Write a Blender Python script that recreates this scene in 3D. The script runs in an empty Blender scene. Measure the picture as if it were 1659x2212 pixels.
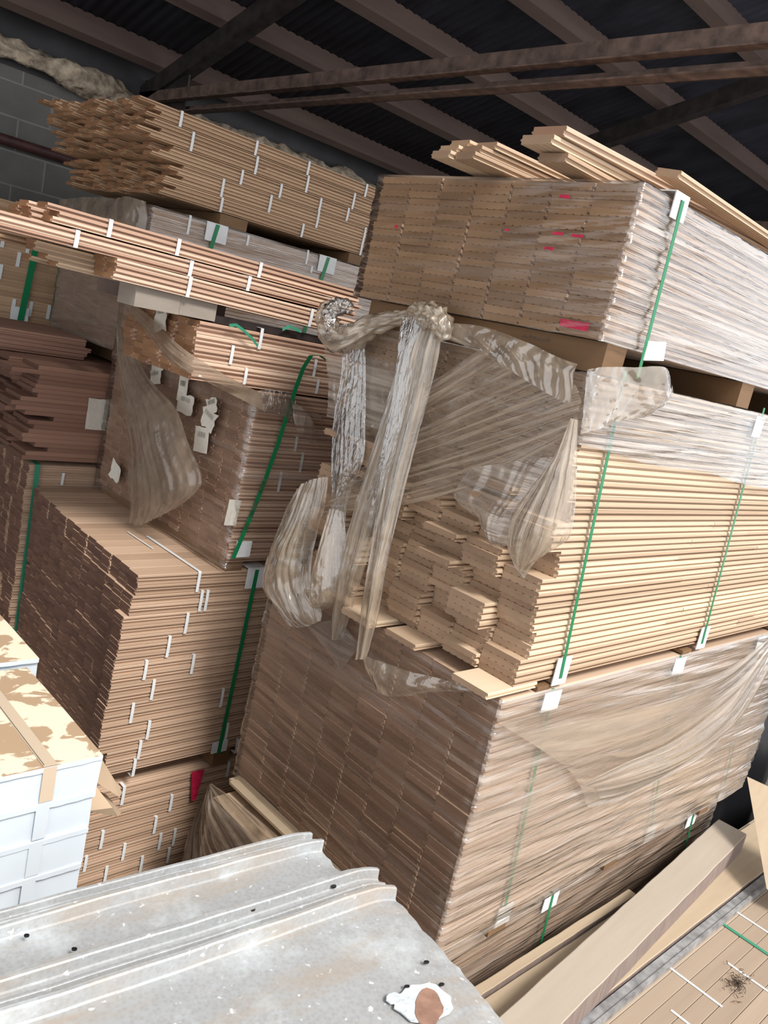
import bpy, math, random
from mathutils import Vector, Matrix, noise

# ------------------------------------------------------------ camera frame
VL = (-904., 335.); VR = (2620., 1120.); PC = (829.5, 1106.)
FOC = math.sqrt(-((VL[0]-PC[0])*(VR[0]-PC[0])+(VL[1]-PC[1])*(VR[1]-PC[1])))
def cdir(u, v): return Vector(((u-PC[0])/FOC, -(v-PC[1])/FOC, -1.))
AXX = cdir(*VR).normalized(); AXY = cdir(*VL).normalized(); AXZ = AXX.cross(AXY)
ROT = Matrix((AXX, AXY, AXZ))            # camera vector -> room vector
H = 2.65                                 # camera height above the floor; z below is measured from the camera
def ray(u, v): return ROT @ cdir(u, v)
def AX(u, v, x): d = ray(u, v); return d*(x/d.x)
def AY(u, v, y): d = ray(u, v); return d*(y/d.y)
def AZ(u, v, z): d = ray(u, v); return d*(z/d.z)

SC = bpy.context.scene
COL = SC.collection
cam = bpy.data.cameras.new('camera'); camo = bpy.data.objects.new('camera', cam); COL.objects.link(camo)
cam.sensor_fit = 'AUTO'; cam.sensor_width = 36; cam.lens = 36*FOC/2212; cam.clip_start = .05
camo.matrix_world = Matrix.Translation((0, 0, H)) @ ROT.to_4x4()
SC.camera = camo

# ------------------------------------------------------------ light
w = bpy.data.worlds.new('sky'); SC.world = w; w.use_nodes = True
bg = w.node_tree.nodes['Background']; bg.inputs[0].default_value = (.93, .96, 1.0, 1); bg.inputs[1].default_value = 1.35
sun = bpy.data.lights.new('sun', 'SUN'); suno = bpy.data.objects.new('sun', sun); COL.objects.link(suno)
sun.energy = 3.3; sun.angle = math.radians(16); sun.color = (1, .96, .91)
SUN_DIR = Vector((.09, .74, -.925))        # the way the sunlight travels
suno.rotation_euler = SUN_DIR.to_track_quat('-Z', 'Y').to_euler()
SC.view_settings.view_transform = 'Standard'; SC.view_settings.look = 'None'
SC.view_settings.exposure = .26; SC.view_settings.gamma = 1; SC.view_settings.use_curve_mapping = False
SC.cycles.max_bounces = 8; SC.cycles.transparent_max_bounces = 20; SC.cycles.diffuse_bounces = 5
SC.cycles.caustics_reflective = False; SC.cycles.caustics_refractive = False
SC.cycles.sample_clamp_indirect = 6

rnd = random.Random(7)

# ------------------------------------------------------------ materials
def mat(name):
    m = bpy.data.materials.new(name); m.use_nodes = True
    nt = m.node_tree; b = nt.nodes['Principled BSDF']; return m, nt, b
def N(nt, t, **k):
    n = nt.nodes.new(t)
    for a, v in k.items():
        if a.startswith('i_'):
            key = a[2:]; n.inputs[int(key) if key.isdigit() else key].default_value = v
        else: setattr(n, a, v)
    return n
def L(nt, a, ao, b, bi): nt.links.new(a.outputs[ao], b.inputs[bi])
def coords(nt, scale, rot=(0, 0, 0), src='Object'):
    tc = N(nt, 'ShaderNodeTexCoord'); mp = N(nt, 'ShaderNodeMapping')
    mp.inputs['Scale'].default_value = scale; mp.inputs['Rotation'].default_value = rot
    L(nt, tc, src, mp, 'Vector'); return mp
def ramp(nt, stops):
    r = N(nt, 'ShaderNodeValToRGB'); e = r.color_ramp.elements
    while len(e) < len(stops): e.new(.5)
    for x, (p, c) in zip(e, stops):
        x.position = p; x.color = c if len(c) == 4 else (*c, 1)
    return r
def mix(nt, kind='MIX', fac=None):
    n = N(nt, 'ShaderNodeMix', data_type='RGBA', blend_type=kind)
    if fac is not None: n.inputs[0].default_value = fac
    return n

def wood(name, dark, light, grain=(2.2, 45, 60), rough=.62, var=.5, bump=.12):
    m, nt, b = mat(name)
    mp = coords(nt, grain); nz = N(nt, 'ShaderNodeTexNoise', i_Scale=1.0, i_Detail=5.0, i_Roughness=.6)
    at = N(nt, 'ShaderNodeAttribute', attribute_name='tone')
    ad = N(nt, 'ShaderNodeVectorMath', operation='ADD'); L(nt, mp, 0, ad, 0)
    sc = N(nt, 'ShaderNodeVectorMath', operation='SCALE', i_Scale=90.); L(nt, at, 'Vector', sc, 0); L(nt, sc, 0, ad, 1)
    L(nt, ad, 0, nz, 'Vector')
    m1 = N(nt, 'ShaderNodeMath', operation='MULTIPLY', i_1=var); L(nt, at, 'Fac', m1, 0)
    m2 = N(nt, 'ShaderNodeMath', operation='MULTIPLY', i_1=1-var); L(nt, nz, 'Fac', m2, 0)
    m3 = N(nt, 'ShaderNodeMath', operation='ADD'); L(nt, m1, 0, m3, 0); L(nt, m2, 0, m3, 1)
    r = ramp(nt, [(.1, dark), (.85, light)]); L(nt, m3, 0, r, 0)
    L(nt, r, 0, b, 'Base Color'); b.inputs['Roughness'].default_value = rough
    bp = N(nt, 'ShaderNodeBump', i_Strength=bump, i_Distance=.004); L(nt, nz, 'Fac', bp, 'Height'); L(nt, bp, 0, b, 'Normal')
    return m
M = {}
M['pine'] = wood('pale plank wood', (.43, .29, .185), (.74, .575, .405), var=.65)
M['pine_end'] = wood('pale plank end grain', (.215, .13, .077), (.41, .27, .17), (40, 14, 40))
M['brown'] = wood('brown plank wood', (.40, .265, .18), (.66, .485, .35))
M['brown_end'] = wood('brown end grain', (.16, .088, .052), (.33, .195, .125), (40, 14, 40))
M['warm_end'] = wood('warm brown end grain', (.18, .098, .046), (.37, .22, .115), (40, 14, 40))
M['pink'] = wood('pink oak strip', (.44, .255, .17), (.78, .575, .43), var=.6)
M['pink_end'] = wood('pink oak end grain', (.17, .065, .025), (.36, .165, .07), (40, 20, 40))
M['tan'] = wood('tan oak strip', (.36, .235, .155), (.60, .425, .30))
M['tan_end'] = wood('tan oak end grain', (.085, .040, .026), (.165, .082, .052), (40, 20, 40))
M['gold'] = wood('golden oak strip', (.38, .235, .135), (.64, .44, .275))
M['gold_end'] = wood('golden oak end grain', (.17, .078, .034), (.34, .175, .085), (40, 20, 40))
M['red'] = wood('reddish strip', (.19, .095, .065), (.36, .20, .14))  # albedo lowered so the colour carries the shade on the back piles
M['dusty'] = wood('dusty strip face', (.29, .215, .155), (.42, .325, .24), (1.5, 30, 30))
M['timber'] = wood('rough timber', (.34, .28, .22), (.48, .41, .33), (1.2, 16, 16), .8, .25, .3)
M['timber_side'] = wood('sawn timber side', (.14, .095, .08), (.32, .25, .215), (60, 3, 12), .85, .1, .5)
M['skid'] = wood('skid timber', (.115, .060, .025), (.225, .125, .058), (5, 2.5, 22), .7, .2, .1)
M['block'] = wood('grey weathered block', (.22, .185, .15), (.36, .31, .26), (9, 3, 34), .8, .2, .2)
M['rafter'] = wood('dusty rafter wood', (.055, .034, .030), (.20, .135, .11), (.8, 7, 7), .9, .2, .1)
M['plank'] = wood('weathered plank', (.36, .275, .18), (.51, .40, .28), (1.5, 18, 10), .75, .2, .2)

def plain(name, col, rough=.5, metal=0., spec=.5, noise_amt=0., scale=20., bump=0.):
    m, nt, b = mat(name); b.inputs['Roughness'].default_value = rough; b.inputs['Metallic'].default_value = metal
    b.inputs['Specular IOR Level'].default_value = spec; b.inputs['Base Color'].default_value = (*col, 1)
    if noise_amt or bump:
        mp = coords(nt, (scale,)*3); nz = N(nt, 'ShaderNodeTexNoise', i_Scale=1., i_Detail=6.); L(nt, mp, 0, nz, 'Vector')
        lo = tuple(c*(1-noise_amt) for c in col); hi = tuple(min(1, c*(1+noise_amt)) for c in col)
        r = ramp(nt, [(.3, lo), (.7, hi)]); L(nt, nz, 'Fac', r, 0); L(nt, r, 0, b, 'Base Color')
        if bump:
            bp = N(nt, 'ShaderNodeBump', i_Strength=bump, i_Distance=.01); L(nt, nz, 'Fac', bp, 'Height'); L(nt, bp, 0, b, 'Normal')
    return m
M['band'] = plain('white strapping', (.74, .76, .76), .5)
M['green'] = plain('green strapping', (.010, .20, .075), .32)
M['green_pale'] = plain('pale green strapping', (.04, .25, .15), .45)
M['cap'] = plain('white card corner', (.72, .74, .74), .55, noise_amt=.08, scale=30, bump=.2)
M['paper'] = plain('paper label', (.66, .62, .54), .7, noise_amt=.06, scale=60)
M['ink'] = plain('label ink', (.09, .085, .08), .7)
M['red_mark'] = plain('red paint', (.50, .012, .06), .6, noise_amt=.3, scale=60)
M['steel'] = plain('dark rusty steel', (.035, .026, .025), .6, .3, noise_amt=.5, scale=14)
M['steel_dust'] = plain('dusty brown steel', (.11, .07, .055), .75, .0, noise_amt=.5, scale=18, bump=.3)
M['pipe'] = plain('red brown pipe', (.055, .018, .016), .6, noise_amt=.3)
M['rail'] = plain('grey rail', (.34, .34, .34), .5, .4, noise_amt=.4, scale=25)
M['floor'] = plain('dusty concrete floor', (.13, .115, .10), .9, noise_amt=.3, scale=4)
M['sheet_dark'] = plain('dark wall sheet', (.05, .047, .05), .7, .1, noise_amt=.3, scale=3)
M['bark'] = plain('bark shreds', (.07, .045, .03), .9)
M['black_fill'] = plain('flat black fill', (.012, .012, .014), .35)  # for screw holes and the heap standing in for the dark interior

# roof steel
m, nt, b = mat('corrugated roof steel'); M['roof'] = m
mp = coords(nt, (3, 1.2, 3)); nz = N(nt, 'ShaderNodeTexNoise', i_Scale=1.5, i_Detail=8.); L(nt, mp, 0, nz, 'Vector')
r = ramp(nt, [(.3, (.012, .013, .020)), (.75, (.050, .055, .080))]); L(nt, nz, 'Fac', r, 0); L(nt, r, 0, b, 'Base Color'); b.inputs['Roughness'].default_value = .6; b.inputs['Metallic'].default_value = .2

# concrete block wall
m, nt, b = mat('concrete block'); M['block_wall'] = m
tc = N(nt, 'ShaderNodeTexCoord'); sp = N(nt, 'ShaderNodeSeparateXYZ'); cb = N(nt, 'ShaderNodeCombineXYZ')
L(nt, tc, 'Object', sp, 0); L(nt, sp, 'X', cb, 'X'); L(nt, sp, 'Z', cb, 'Y')
bt = N(nt, 'ShaderNodeTexBrick', offset=.5, i_Scale=1., i_Color1=(.125, .120, .110, 1), i_Color2=(.165, .158, .145, 1), i_Mortar=(.23, .22, .20, 1))
bt.inputs['Mortar Size'].default_value = .006; bt.inputs['Brick Width'].default_value = .42; bt.inputs['Row Height'].default_value = .215
L(nt, cb, 0, bt, 'Vector')
nz = N(nt, 'ShaderNodeTexNoise', i_Scale=3., i_Detail=8.); L(nt, tc, 'Object', nz, 'Vector')
mx = mix(nt, 'MULTIPLY', .5); L(nt, bt, 'Color', mx, 6); r = ramp(nt, [(.3, (.45, .45, .45)), (.7, (1.3, 1.3, 1.3))]); L(nt, nz, 'Fac', r, 0); L(nt, r, 0, mx, 7)
L(nt, mx, 2, b, 'Base Color'); b.inputs['Roughness'].default_value = .92
bp = N(nt, 'ShaderNodeBump', i_Strength=.5, i_Distance=.006, invert=True); L(nt, bt, 'Fac', bp, 'Height'); L(nt, bp, 0, b, 'Normal')

# insulation
m, nt, b = mat('glass wool insulation'); M['wool'] = m
mp = coords(nt, (14, 14, 14)); nz = N(nt, 'ShaderNodeTexNoise', i_Scale=1., i_Detail=7.); L(nt, mp, 0, nz, 'Vector')
r = ramp(nt, [(.3, (.16, .12, .085)), (.7, (.66, .54, .40))]); L(nt, nz, 'Fac', r, 0); L(nt, r, 0, b, 'Base Color'); b.inputs['Roughness'].default_value = .95
bp = N(nt, 'ShaderNodeBump', i_Strength=1., i_Distance=.05); L(nt, nz, 'Fac', bp, 'Height'); L(nt, bp, 0, b, 'Normal')

# galvanized sheet with white corrosion and rust
m, nt, b = mat('old galvanized steel'); M['galv'] = m
mp = coords(nt, (1, 1, 1)); vo = N(nt, 'ShaderNodeTexVoronoi', i_Scale=120.); L(nt, mp, 0, vo, 'Vector')
n1 = N(nt, 'ShaderNodeTexNoise', i_Scale=5., i_Detail=12., i_Roughness=.72); L(nt, mp, 0, n1, 'Vector')
mp2 = coords(nt, (1.2, 5, 3)); mp2.inputs['Location'].default_value = (5, 3, 1)
n2 = N(nt, 'ShaderNodeTexNoise', i_Scale=2.2, i_Detail=9., i_Roughness=.7); L(nt, mp2, 0, n2, 'Vector')
n3 = N(nt, 'ShaderNodeTexNoise', i_Scale=60., i_Detail=4.); L(nt, mp, 0, n3, 'Vector')
r0 = ramp(nt, [(0., (.35, .345, .34)), (.7, (.41, .42, .425))]); L(nt, vo, 'Distance', r0, 0)
r1 = ramp(nt, [(.50, (0, 0, 0)), (.60, (.35, .35, .35)), (.74, (1, 1, 1))]); L(nt, n1, 'Fac', r1, 0)
mA = mix(nt); L(nt, r1, 0, mA, 0); L(nt, r0, 0, mA, 6); mA.inputs[7].default_value = (.70, .75, .77, 1)
r2 = ramp(nt, [(.50, (0, 0, 0)), (.70, (.8, .8, .8))]); L(nt, n2, 'Fac', r2, 0)
mB = mix(nt); L(nt, r2, 0, mB, 0); L(nt, mA, 2, mB, 6); mB.inputs[7].default_value = (.42, .34, .26, 1)
r3 = ramp(nt, [(.66, (0, 0, 0)), (.72, (.8, .8, .8))]); L(nt, n3, 'Fac', r3, 0)
mC = mix(nt); L(nt, r3, 0, mC, 0); L(nt, mB, 2, mC, 6); mC.inputs[7].default_value = (.78, .80, .80, 1)
L(nt, mC, 2, b, 'Base Color'); b.inputs['Roughness'].default_value = .5; b.inputs['Metallic'].default_value = .15
bp = N(nt, 'ShaderNodeBump', i_Strength=.35, i_Distance=.004); L(nt, n1, 'Fac', bp, 'Height'); L(nt, bp, 0, b, 'Normal')
M['rust'] = plain('rust patch', (.30, .17, .12), .8, noise_amt=.25, scale=40)
M['corr_white'] = plain('white corrosion crust', (.60, .65, .67), .8, noise_amt=.15, scale=60, bump=.5)

# cardboard with torn paper facing
m, nt, b = mat('torn cardboard'); M['torn'] = m
mp = coords(nt, (9, 14, 9)); n1 = N(nt, 'ShaderNodeTexNoise', i_Scale=1., i_Detail=5., i_Roughness=.55, i_Distortion=.6); L(nt, mp, 0, n1, 'Vector')
r1 = ramp(nt, [(.485, (.43, .295, .185)), (.515, (.78, .69, .52))]); L(nt, n1, 'Fac', r1, 0); L(nt, r1, 0, b, 'Base Color'); b.inputs['Roughness'].default_value = .85
bp = N(nt, 'ShaderNodeBump', i_Strength=.4, i_Distance=.002); L(nt, n1, 'Fac', bp, 'Height'); L(nt, bp, 0, b, 'Normal')
M['kraft'] = plain('brown cardboard', (.50, .37, .25), .85, noise_amt=.1, scale=8)
M['white_card'] = plain('white carton side', (.60, .66, .71), .7, noise_amt=.05, scale=7, bump=.03)
M['tape'] = plain('clear packing tape', (.61, .665, .71), .25)
M['tape_tan'] = plain('tan packing tape', (.60, .48, .355), .3)

def film(name, tint=(.72, .64, .56), base=.16, streak=.45, scale=(1.2, 1.2, 46), rot=(0, 0, 0), bump=.5, rough=.16, gloss=.5, thr=(.42, .68), dust=None, dist=.004, uv=False):
    m, nt, b = mat(name)
    out = nt.nodes['Material Output']
    mp = coords(nt, scale, rot, 'UV' if uv else 'Object'); n1 = N(nt, 'ShaderNodeTexNoise', i_Scale=1., i_Detail=4., i_Roughness=.6, i_Distortion=.35); L(nt, mp, 0, n1, 'Vector')
    mp2 = coords(nt, tuple(s*2.7 for s in scale), rot, 'UV' if uv else 'Object'); n2 = N(nt, 'ShaderNodeTexNoise', i_Scale=1., i_Detail=3.); L(nt, mp2, 0, n2, 'Vector')
    r = ramp(nt, [(thr[0], (base,)*3), (thr[1], (min(1, base+streak),)*3)]); L(nt, n1, 'Fac', r, 0)
    fac = r
    if dust:
        mp3 = coords(nt, (dust,)*3); n3 = N(nt, 'ShaderNodeTexNoise', i_Scale=1., i_Detail=5.); L(nt, mp3, 0, n3, 'Vector')
        fac = mix(nt, 'MULTIPLY', 1.); L(nt, r, 0, fac, 6); r3 = ramp(nt, [(.25, (.55,)*3), (.7, (1.25,)*3)]); L(nt, n3, 'Fac', r3, 0); L(nt, r3, 0, fac, 7)
    bp = N(nt, 'ShaderNodeBump', i_Strength=bump, i_Distance=dist); L(nt, n2, 'Fac', bp, 'Height')
    bp1 = N(nt, 'ShaderNodeBump', i_Strength=bump, i_Distance=dist*2.5); L(nt, n1, 'Fac', bp1, 'Height'); L(nt, bp, 0, bp1, 'Normal')
    df = N(nt, 'ShaderNodeBsdfDiffuse', i_Color=(*tint, 1))
    tl = N(nt, 'ShaderNodeBsdfTranslucent', i_Color=(*tint, 1))
    dt = N(nt, 'ShaderNodeMixShader', i_0=.5); L(nt, df, 0, dt, 1); L(nt, tl, 0, dt, 2)
    tr = N(nt, 'ShaderNodeBsdfTransparent', i_Color=(.96, .95, .94, 1))
    a = N(nt, 'ShaderNodeMixShader'); L(nt, fac, 2 if dust else 0, a, 0); L(nt, tr, 0, a, 1); L(nt, dt, 0, a, 2)
    lw = N(nt, 'ShaderNodeLayerWeight', i_Blend=.5); L(nt, bp1, 0, lw, 'Normal')
    pw = N(nt, 'ShaderNodeMath', operation='POWER', i_1=4.); L(nt, lw, 'Facing', pw, 0)
    fr = N(nt, 'ShaderNodeMath', operation='MULTIPLY_ADD', i_1=.6, i_2=.045); L(nt, pw, 0, fr, 0)
    mm = N(nt, 'ShaderNodeMath', operation='MULTIPLY', i_1=gloss, use_clamp=True); L(nt, fr, 0, mm, 0)
    gl = N(nt, 'ShaderNodeBsdfAnisotropic', i_Roughness=rough) if False else N(nt, 'ShaderNodeBsdfGlossy', i_Roughness=rough)
    L(nt, bp1, 0, gl, 'Normal')
    f = N(nt, 'ShaderNodeMixShader'); L(nt, mm, 0, f, 0); L(nt, a, 0, f, 1); L(nt, gl, 0, f, 2)
    L(nt, f, 0, out, 'Surface'); nt.nodes.remove(b)
    return m
M['wrap_clear'] = film('clear stretch wrap', (.93, .88, .82), .04, .70, (.8, 1.3, 46), (0, .16, 0), gloss=3.4, rough=.10, bump=.9, thr=(.50, .66))
M['wrap_thin'] = film('thin clear wrap', (.88, .80, .72), .02, .34, (.9, 1.4, 36), (0, .10, 0), gloss=3.0, rough=.10, bump=.8, thr=(.52, .72))
M['wrap_dusty'] = film('dusty stretch wrap', (.86, .75, .64), .16, .62, (.9, 1.4, 34), (0, -.22, 0), gloss=3.0, rough=.12, bump=.9, thr=(.45, .66))
M['wrap_end'] = film('dusty wrap over board ends', (.62, .52, .45), .04, .34, (3, .7, 30), (.10, 0, 0), gloss=1.4, rough=.18, bump=.5, thr=(.48, .70))
M['wrap_grey'] = film('grey stretch wrap', (.42, .35, .30), .40, .45, (2, 3, 34), (.5, 0, 0), gloss=1.4, rough=.18, bump=.5)
M['loose'] = film('dusty loose film', (.82, .67, .51), .24, .46, (7, 7, 4), (0, 0, 0), gloss=3.2, rough=.10, bump=.75, thr=(.35, .7), dust=4, dist=.006)
M['loose_clear'] = film('crinkled clear film', (.84, .80, .74), .05, .34, (20, 20, 5), (0, 0, 0), gloss=5., rough=.07, bump=1., dist=.008)
M['stretch'] = film('taut diagonal film', (.82, .66, .50), .12, .72, (1.6, 26, 1), gloss=2.2, rough=.13, bump=.6, thr=(.46, .68), uv=True)
M['strand'] = film('gathered film strands', (.83, .68, .51), .26, .60, (9, 1.3, 1), gloss=3.0, rough=.10, bump=.8, thr=(.40, .66), uv=True, dust=5, dist=.006)
M['swath'] = film('sagging film swath', (.86, .71, .56), .14, .62, (1.4, 11, 1), gloss=2.2, rough=.13, bump=.6, thr=(.42, .66), uv=True)
M['dirty'] = film('dirty film', (.48, .38, .285), .52, .36, (8, 8, 3), (0, 0, 0), gloss=1.6, rough=.18, bump=.6, dust=12)

# ------------------------------------------------------------ mesh helpers
def link(name, vs, fs, mats, parent=None, mi=None, tone=None, smooth=False, loc=None):
    me = bpy.data.meshes.new(name); me.from_pydata([tuple(v) for v in vs], [], fs)
    for x in (mats if isinstance(mats, (list, tuple)) else [mats]): me.materials.append(M[x])
    if mi: me.polygons.foreach_set('material_index', mi)
    if tone is not None:
        a = me.attributes.new('tone', 'FLOAT', 'FACE'); a.data.foreach_set('value', tone)
    if smooth: me.polygons.foreach_set('use_smooth', [True]*len(fs))
    me.update()
    o = bpy.data.objects.new(name, me); COL.objects.link(o)
    if parent: o.parent = parent
    if loc: o.location = loc
    return o
def thing(name, label, cat, loc=(0, 0, 0), group=None, rz=0):
    o = bpy.data.objects.new(name, None); COL.objects.link(o); o.location = loc; o.rotation_euler[2] = rz
    o.empty_display_size = .1
    tag(o, label, cat, group); return o
def tag(o, label, cat, group=None):
    o['label'] = label; o['category'] = cat
    if group: o['group'] = group
    return o
def struct(o): o['kind'] = 'structure'; return o
class MB:
    def __init__(s): s.v = []; s.f = []; s.m = []; s.t = []
    def add(s, vs, fs, mi=None, tone=.5):
        n = len(s.v); s.v += [tuple(x) for x in vs]; s.f += [tuple(i+n for i in f) for f in fs]
        s.m += mi if mi else [0]*len(fs); s.t += [tone]*len(fs)
    def box(s, a, b, mi=0, tone=.5):
        x0, y0, z0 = a; x1, y1, z1 = b
        s.add([(x0, y0, z0), (x1, y0, z0), (x1, y1, z0), (x0, y1, z0), (x0, y0, z1), (x1, y0, z1), (x1, y1, z1), (x0, y1, z1)],
              [(0, 3, 2, 1), (4, 5, 6, 7), (0, 1, 5, 4), (1, 2, 6, 5), (2, 3, 7, 6), (3, 0, 4, 7)], [mi]*6 if isinstance(mi, int) else mi, tone)
    def hexa(s, p, mi=0, tone=.5):
        s.add(p, [(0, 3, 2, 1), (4, 5, 6, 7), (0, 1, 5, 4), (1, 2, 6, 5), (2, 3, 7, 6), (3, 0, 4, 7)], [mi]*6 if isinstance(mi, int) else mi, tone)
    def tube(s, pts, r, n=8):
        pts = [Vector(p) for p in pts]; rings = []
        for i, p in enumerate(pts):
            d = (pts[min(i+1, len(pts)-1)]-pts[max(i-1, 0)]).normalized()
            a = d.orthogonal().normalized() if i == 0 else (pa - d*pa.dot(d)).normalized()
            pa = a; c = d.cross(a)
            rr = r(i/(len(pts)-1)) if callable(r) else r
            rings.append([p+a*rr*math.cos(6.2832*k/n)+c*rr*math.sin(6.2832*k/n) for k in range(n)])
        vs = [q for R in rings for q in R]; fs = []
        for i in range(len(rings)-1):
            for k in range(n): fs.append((i*n+k, i*n+(k+1) % n, (i+1)*n+(k+1) % n, (i+1)*n+k))
        fs.append(tuple(range(n-1, -1, -1))); fs.append(tuple((len(rings)-1)*n+k for k in range(n)))
        s.add(vs, fs)
    def ribbon(s, pts, wdir, wid, thick):
        """flat strap along a polyline; wdir is its width direction"""
        pts = [Vector(p) for p in pts]; wd = Vector(wdir).normalized()*wid/2; vs = []
        for i, p in enumerate(pts):
            d = (pts[min(i+1, len(pts)-1)]-pts[max(i-1, 0)]).normalized(); n = d.cross(wd).normalized()*thick
            vs += [p-wd, p+wd, p+wd+n, p-wd+n]
        fs = [(0, 1, 2, 3), tuple(len(vs)-4+k for k in (3, 2, 1, 0))]
        for i in range(len(pts)-1):
            for k in range(4): fs.append((i*4+k, (i+1)*4+k, (i+1)*4+(k+1) % 4, i*4+(k+1) % 4))
        s.add(vs, fs)
    def obj(s, name, mats, parent=None, smooth=False, loc=None):
        return link(name, s.v, s.f, mats, parent, s.m, s.t, smooth, loc)

def profile(w, t, deep):
    """tongue and groove board section in (y, z); the groove faces -y"""
    g = deep; n = 4; p = [(0.0015, 0), ]
    for i in range(n):                                  # relief grooves under the board
        a = w*(.14+.2*i); b = a+w*.08
        p += [(a, 0), (a+.002, t*.10), (b-.002, t*.10), (b, 0)]
    p += [(w-.001, 0), (w-.001, t*.36), (w+g*.5, t*.36), (w+g*.5, t*.56), (w-.001, t*.56), (w-.001, t*.985)]
    p += [(.0024, t*.985), (0, t*.88), (0, t*.54), (g, t*.54), (g, t*.13), (0.0022, t*.13)]
    return p
def board(mb, x0, x1, y, z, w, t, deep=.006, tone=None, flip=False, dz=0.):
    tone = rnd.random() if tone is None else tone
    p = profile(w, t, deep)
    if flip: p = [(a, t*.985-b) for a, b in reversed(p)]
    n = len(p)
    vs = [(x0, y+a, z+b) for a, b in p]+[(x1, y+a, z+b+dz) for a, b in p]
    fs = [tuple(range(n-1, -1, -1)), tuple(range(n, 2*n))]+[(i, (i+1) % n, n+(i+1) % n, n+i) for i in range(n)]
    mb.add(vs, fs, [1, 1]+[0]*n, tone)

def pack(name, label, cat, org, Lx, ncol, bw, nrow, bt, mats, stag, keep=96, deep=.006, joints=.35, group=None, flipalt=False, dy=None, seg=None, sag=None):
    root = thing(name, label, cat, org, group); k = 0; rest = MB()
    for c in range(ncol):
        for r in range(nrow):
            x0 = stag(c, r)
            if x0 is None: continue
            cuts = [x0]
            if c == 0 and rnd.random() < joints: cuts.append(Lx*rnd.uniform(.25, .85))
            cuts.append(Lx+rnd.uniform(-.02, .03))
            for a, b in zip(cuts[:-1], cuts[1:]):
                vis = c == 0 or (a == x0 and k < keep)
                yy = c*bw+(dy(c, r) if dy else 0)+rnd.uniform(0, .0025)
                if vis and k < keep:
                    mb = MB(); board(mb, a, b-.0008, yy, r*bt, bw-.001, bt, deep, flip=flipalt and r % 2 == 1)
                    mb.obj('board', mats, root); k += 1
                else: board(rest, a, b-.0008, yy, r*bt, bw-.001, bt, deep, flip=flipalt and r % 2 == 1)
    if rest.v:
        o = rest.obj('boards', mats, root); o['kind'] = 'stuff'
    return root

def blockstag(nr, amp, seed, rowj=.004, base=0., grp=4):
    R = random.Random(seed); tab = {}
    def f(c, r):
        key = (c, (r+(c % 2)*2)//grp)
        if key not in tab: tab[key] = R.uniform(-amp, amp)
        return base+tab[key]+R.uniform(-rowj, rowj)
    return f

def cap(root, p, wx, wz, y=-.006, top=0):
    """white card corner guard folded under the strap, on the front face"""
    mb = MB(); x, z = p; mb.box((x-wx/2, y-.003, z-wz/2), (x+wx/2, y, z+wz/2))
    if top: mb.box((x-wx/2, y-.003, z+wz/2*top), (x+wx/2, y+.06, z+wz/2*top+.003))
    return mb.obj('corner_guard', 'cap', root)
def strap(root, a, b, wid=.014, y=-.012, matn='green', bow=0., name='strap', over=.25):
    mb = MB(); n = 10; pts = []
    if over: pts.append((a[0], y+over, a[1]+.004))
    for i in range(n+1):
        t = i/n; pts.append((a[0]+(b[0]-a[0])*t, y-bow*math.sin(math.pi*t), a[1]+(b[1]-a[1])*t))
    mb.ribbon(pts, (1, 0, 0), wid, .0012)
    return mb.obj(name, matn, root)

def nse(x, y, z=0.): return noise.noise(Vector((x, y, z)))
def wrap(root, x0, x1, y0, y1, z0, z1, matn='wrap_clear', endmat=None, amp=.006, slant=.12, zedge=None, seed=0., name='stretch_wrap', lap=.10, back=True, puff=0., nz=90, hang=None):
    """film stretched round a pack: one sheet round the four sides, lapping over the top"""
    R = .012; per = []
    def line(a, b, step):
        n = max(2, int(math.dist(a, b)/step))
        for i in range(n): t = i/n; per.append((a[0]+(b[0]-a[0])*t, a[1]+(b[1]-a[1])*t))
    line((x1, y0), (x0+R, y0), .03); line((x0+R, y0), (x0, y0+R), .006)
    line((x0, y0+R), (x0, y1), .03)
    if back: line((x0, y1), (x1, y1), .3); line((x1, y1), (x1, y0), .1)
    per.append(per[0] if back else (x0, y1))
    cx, cy = (x0+x1)/2, (y0+y1)/2; vs = []; s = 0; S = []
    for i, p in enumerate(per):
        if i: s += math.dist(p, per[i-1])
        S.append(s)
    for i, p in enumerate(per):
        zb, zt = z0, z1
        if zedge: zb, zt = zedge(p, S[i])
        nx = -1 if abs(p[0]-x0) < .02 else (1 if abs(p[0]-x1) < .01 else 0); ny = -1 if abs(p[1]-y0) < .02 else 0
        for j in range(nz+1):
            t = j/nz; z = zb+(zt-zb)*t
            q = z+slant*S[i]
            f = abs(nse(S[i]*1.1+seed, q*24, 1.3))*1.6+.7*abs(nse(S[i]*3+seed, q*60, 5.1))+.5*nse(S[i]*5, z*5, seed)
            d = amp*f+puff*max(0, nse(S[i]*2.2, z*2.2, seed+9))
            if j == nz and not zedge: d = -.002
            vs.append((p[0]+nx*d, p[1]+ny*d, z))
        if lap:
            for q in (.33, .66, 1.):
                ww = lap*q*(1+.5*nse(S[i]*4, seed, 2)); X = p[0]-nx*ww; Y = p[1]-ny*ww
                vs.append((X, Y, zt+.003+.008*abs(nse(X*9, Y*9, seed))))
    nr = nz+1+(3 if lap else 0); fs = []; mi = []
    for i in range(len(per)-1):
        e = 1 if endmat and abs(per[i][0]-x0) < 1e-4 and abs(per[i+1][0]-x0) < 1e-4 else 0
        for j in range(nr-1): fs.append((i*nr+j, i*nr+j+1, (i+1)*nr+j+1, (i+1)*nr+j)); mi.append(e)
    return link(name, vs, fs, [matn]+([endmat] if endmat else []), root, mi, None, True)

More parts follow.
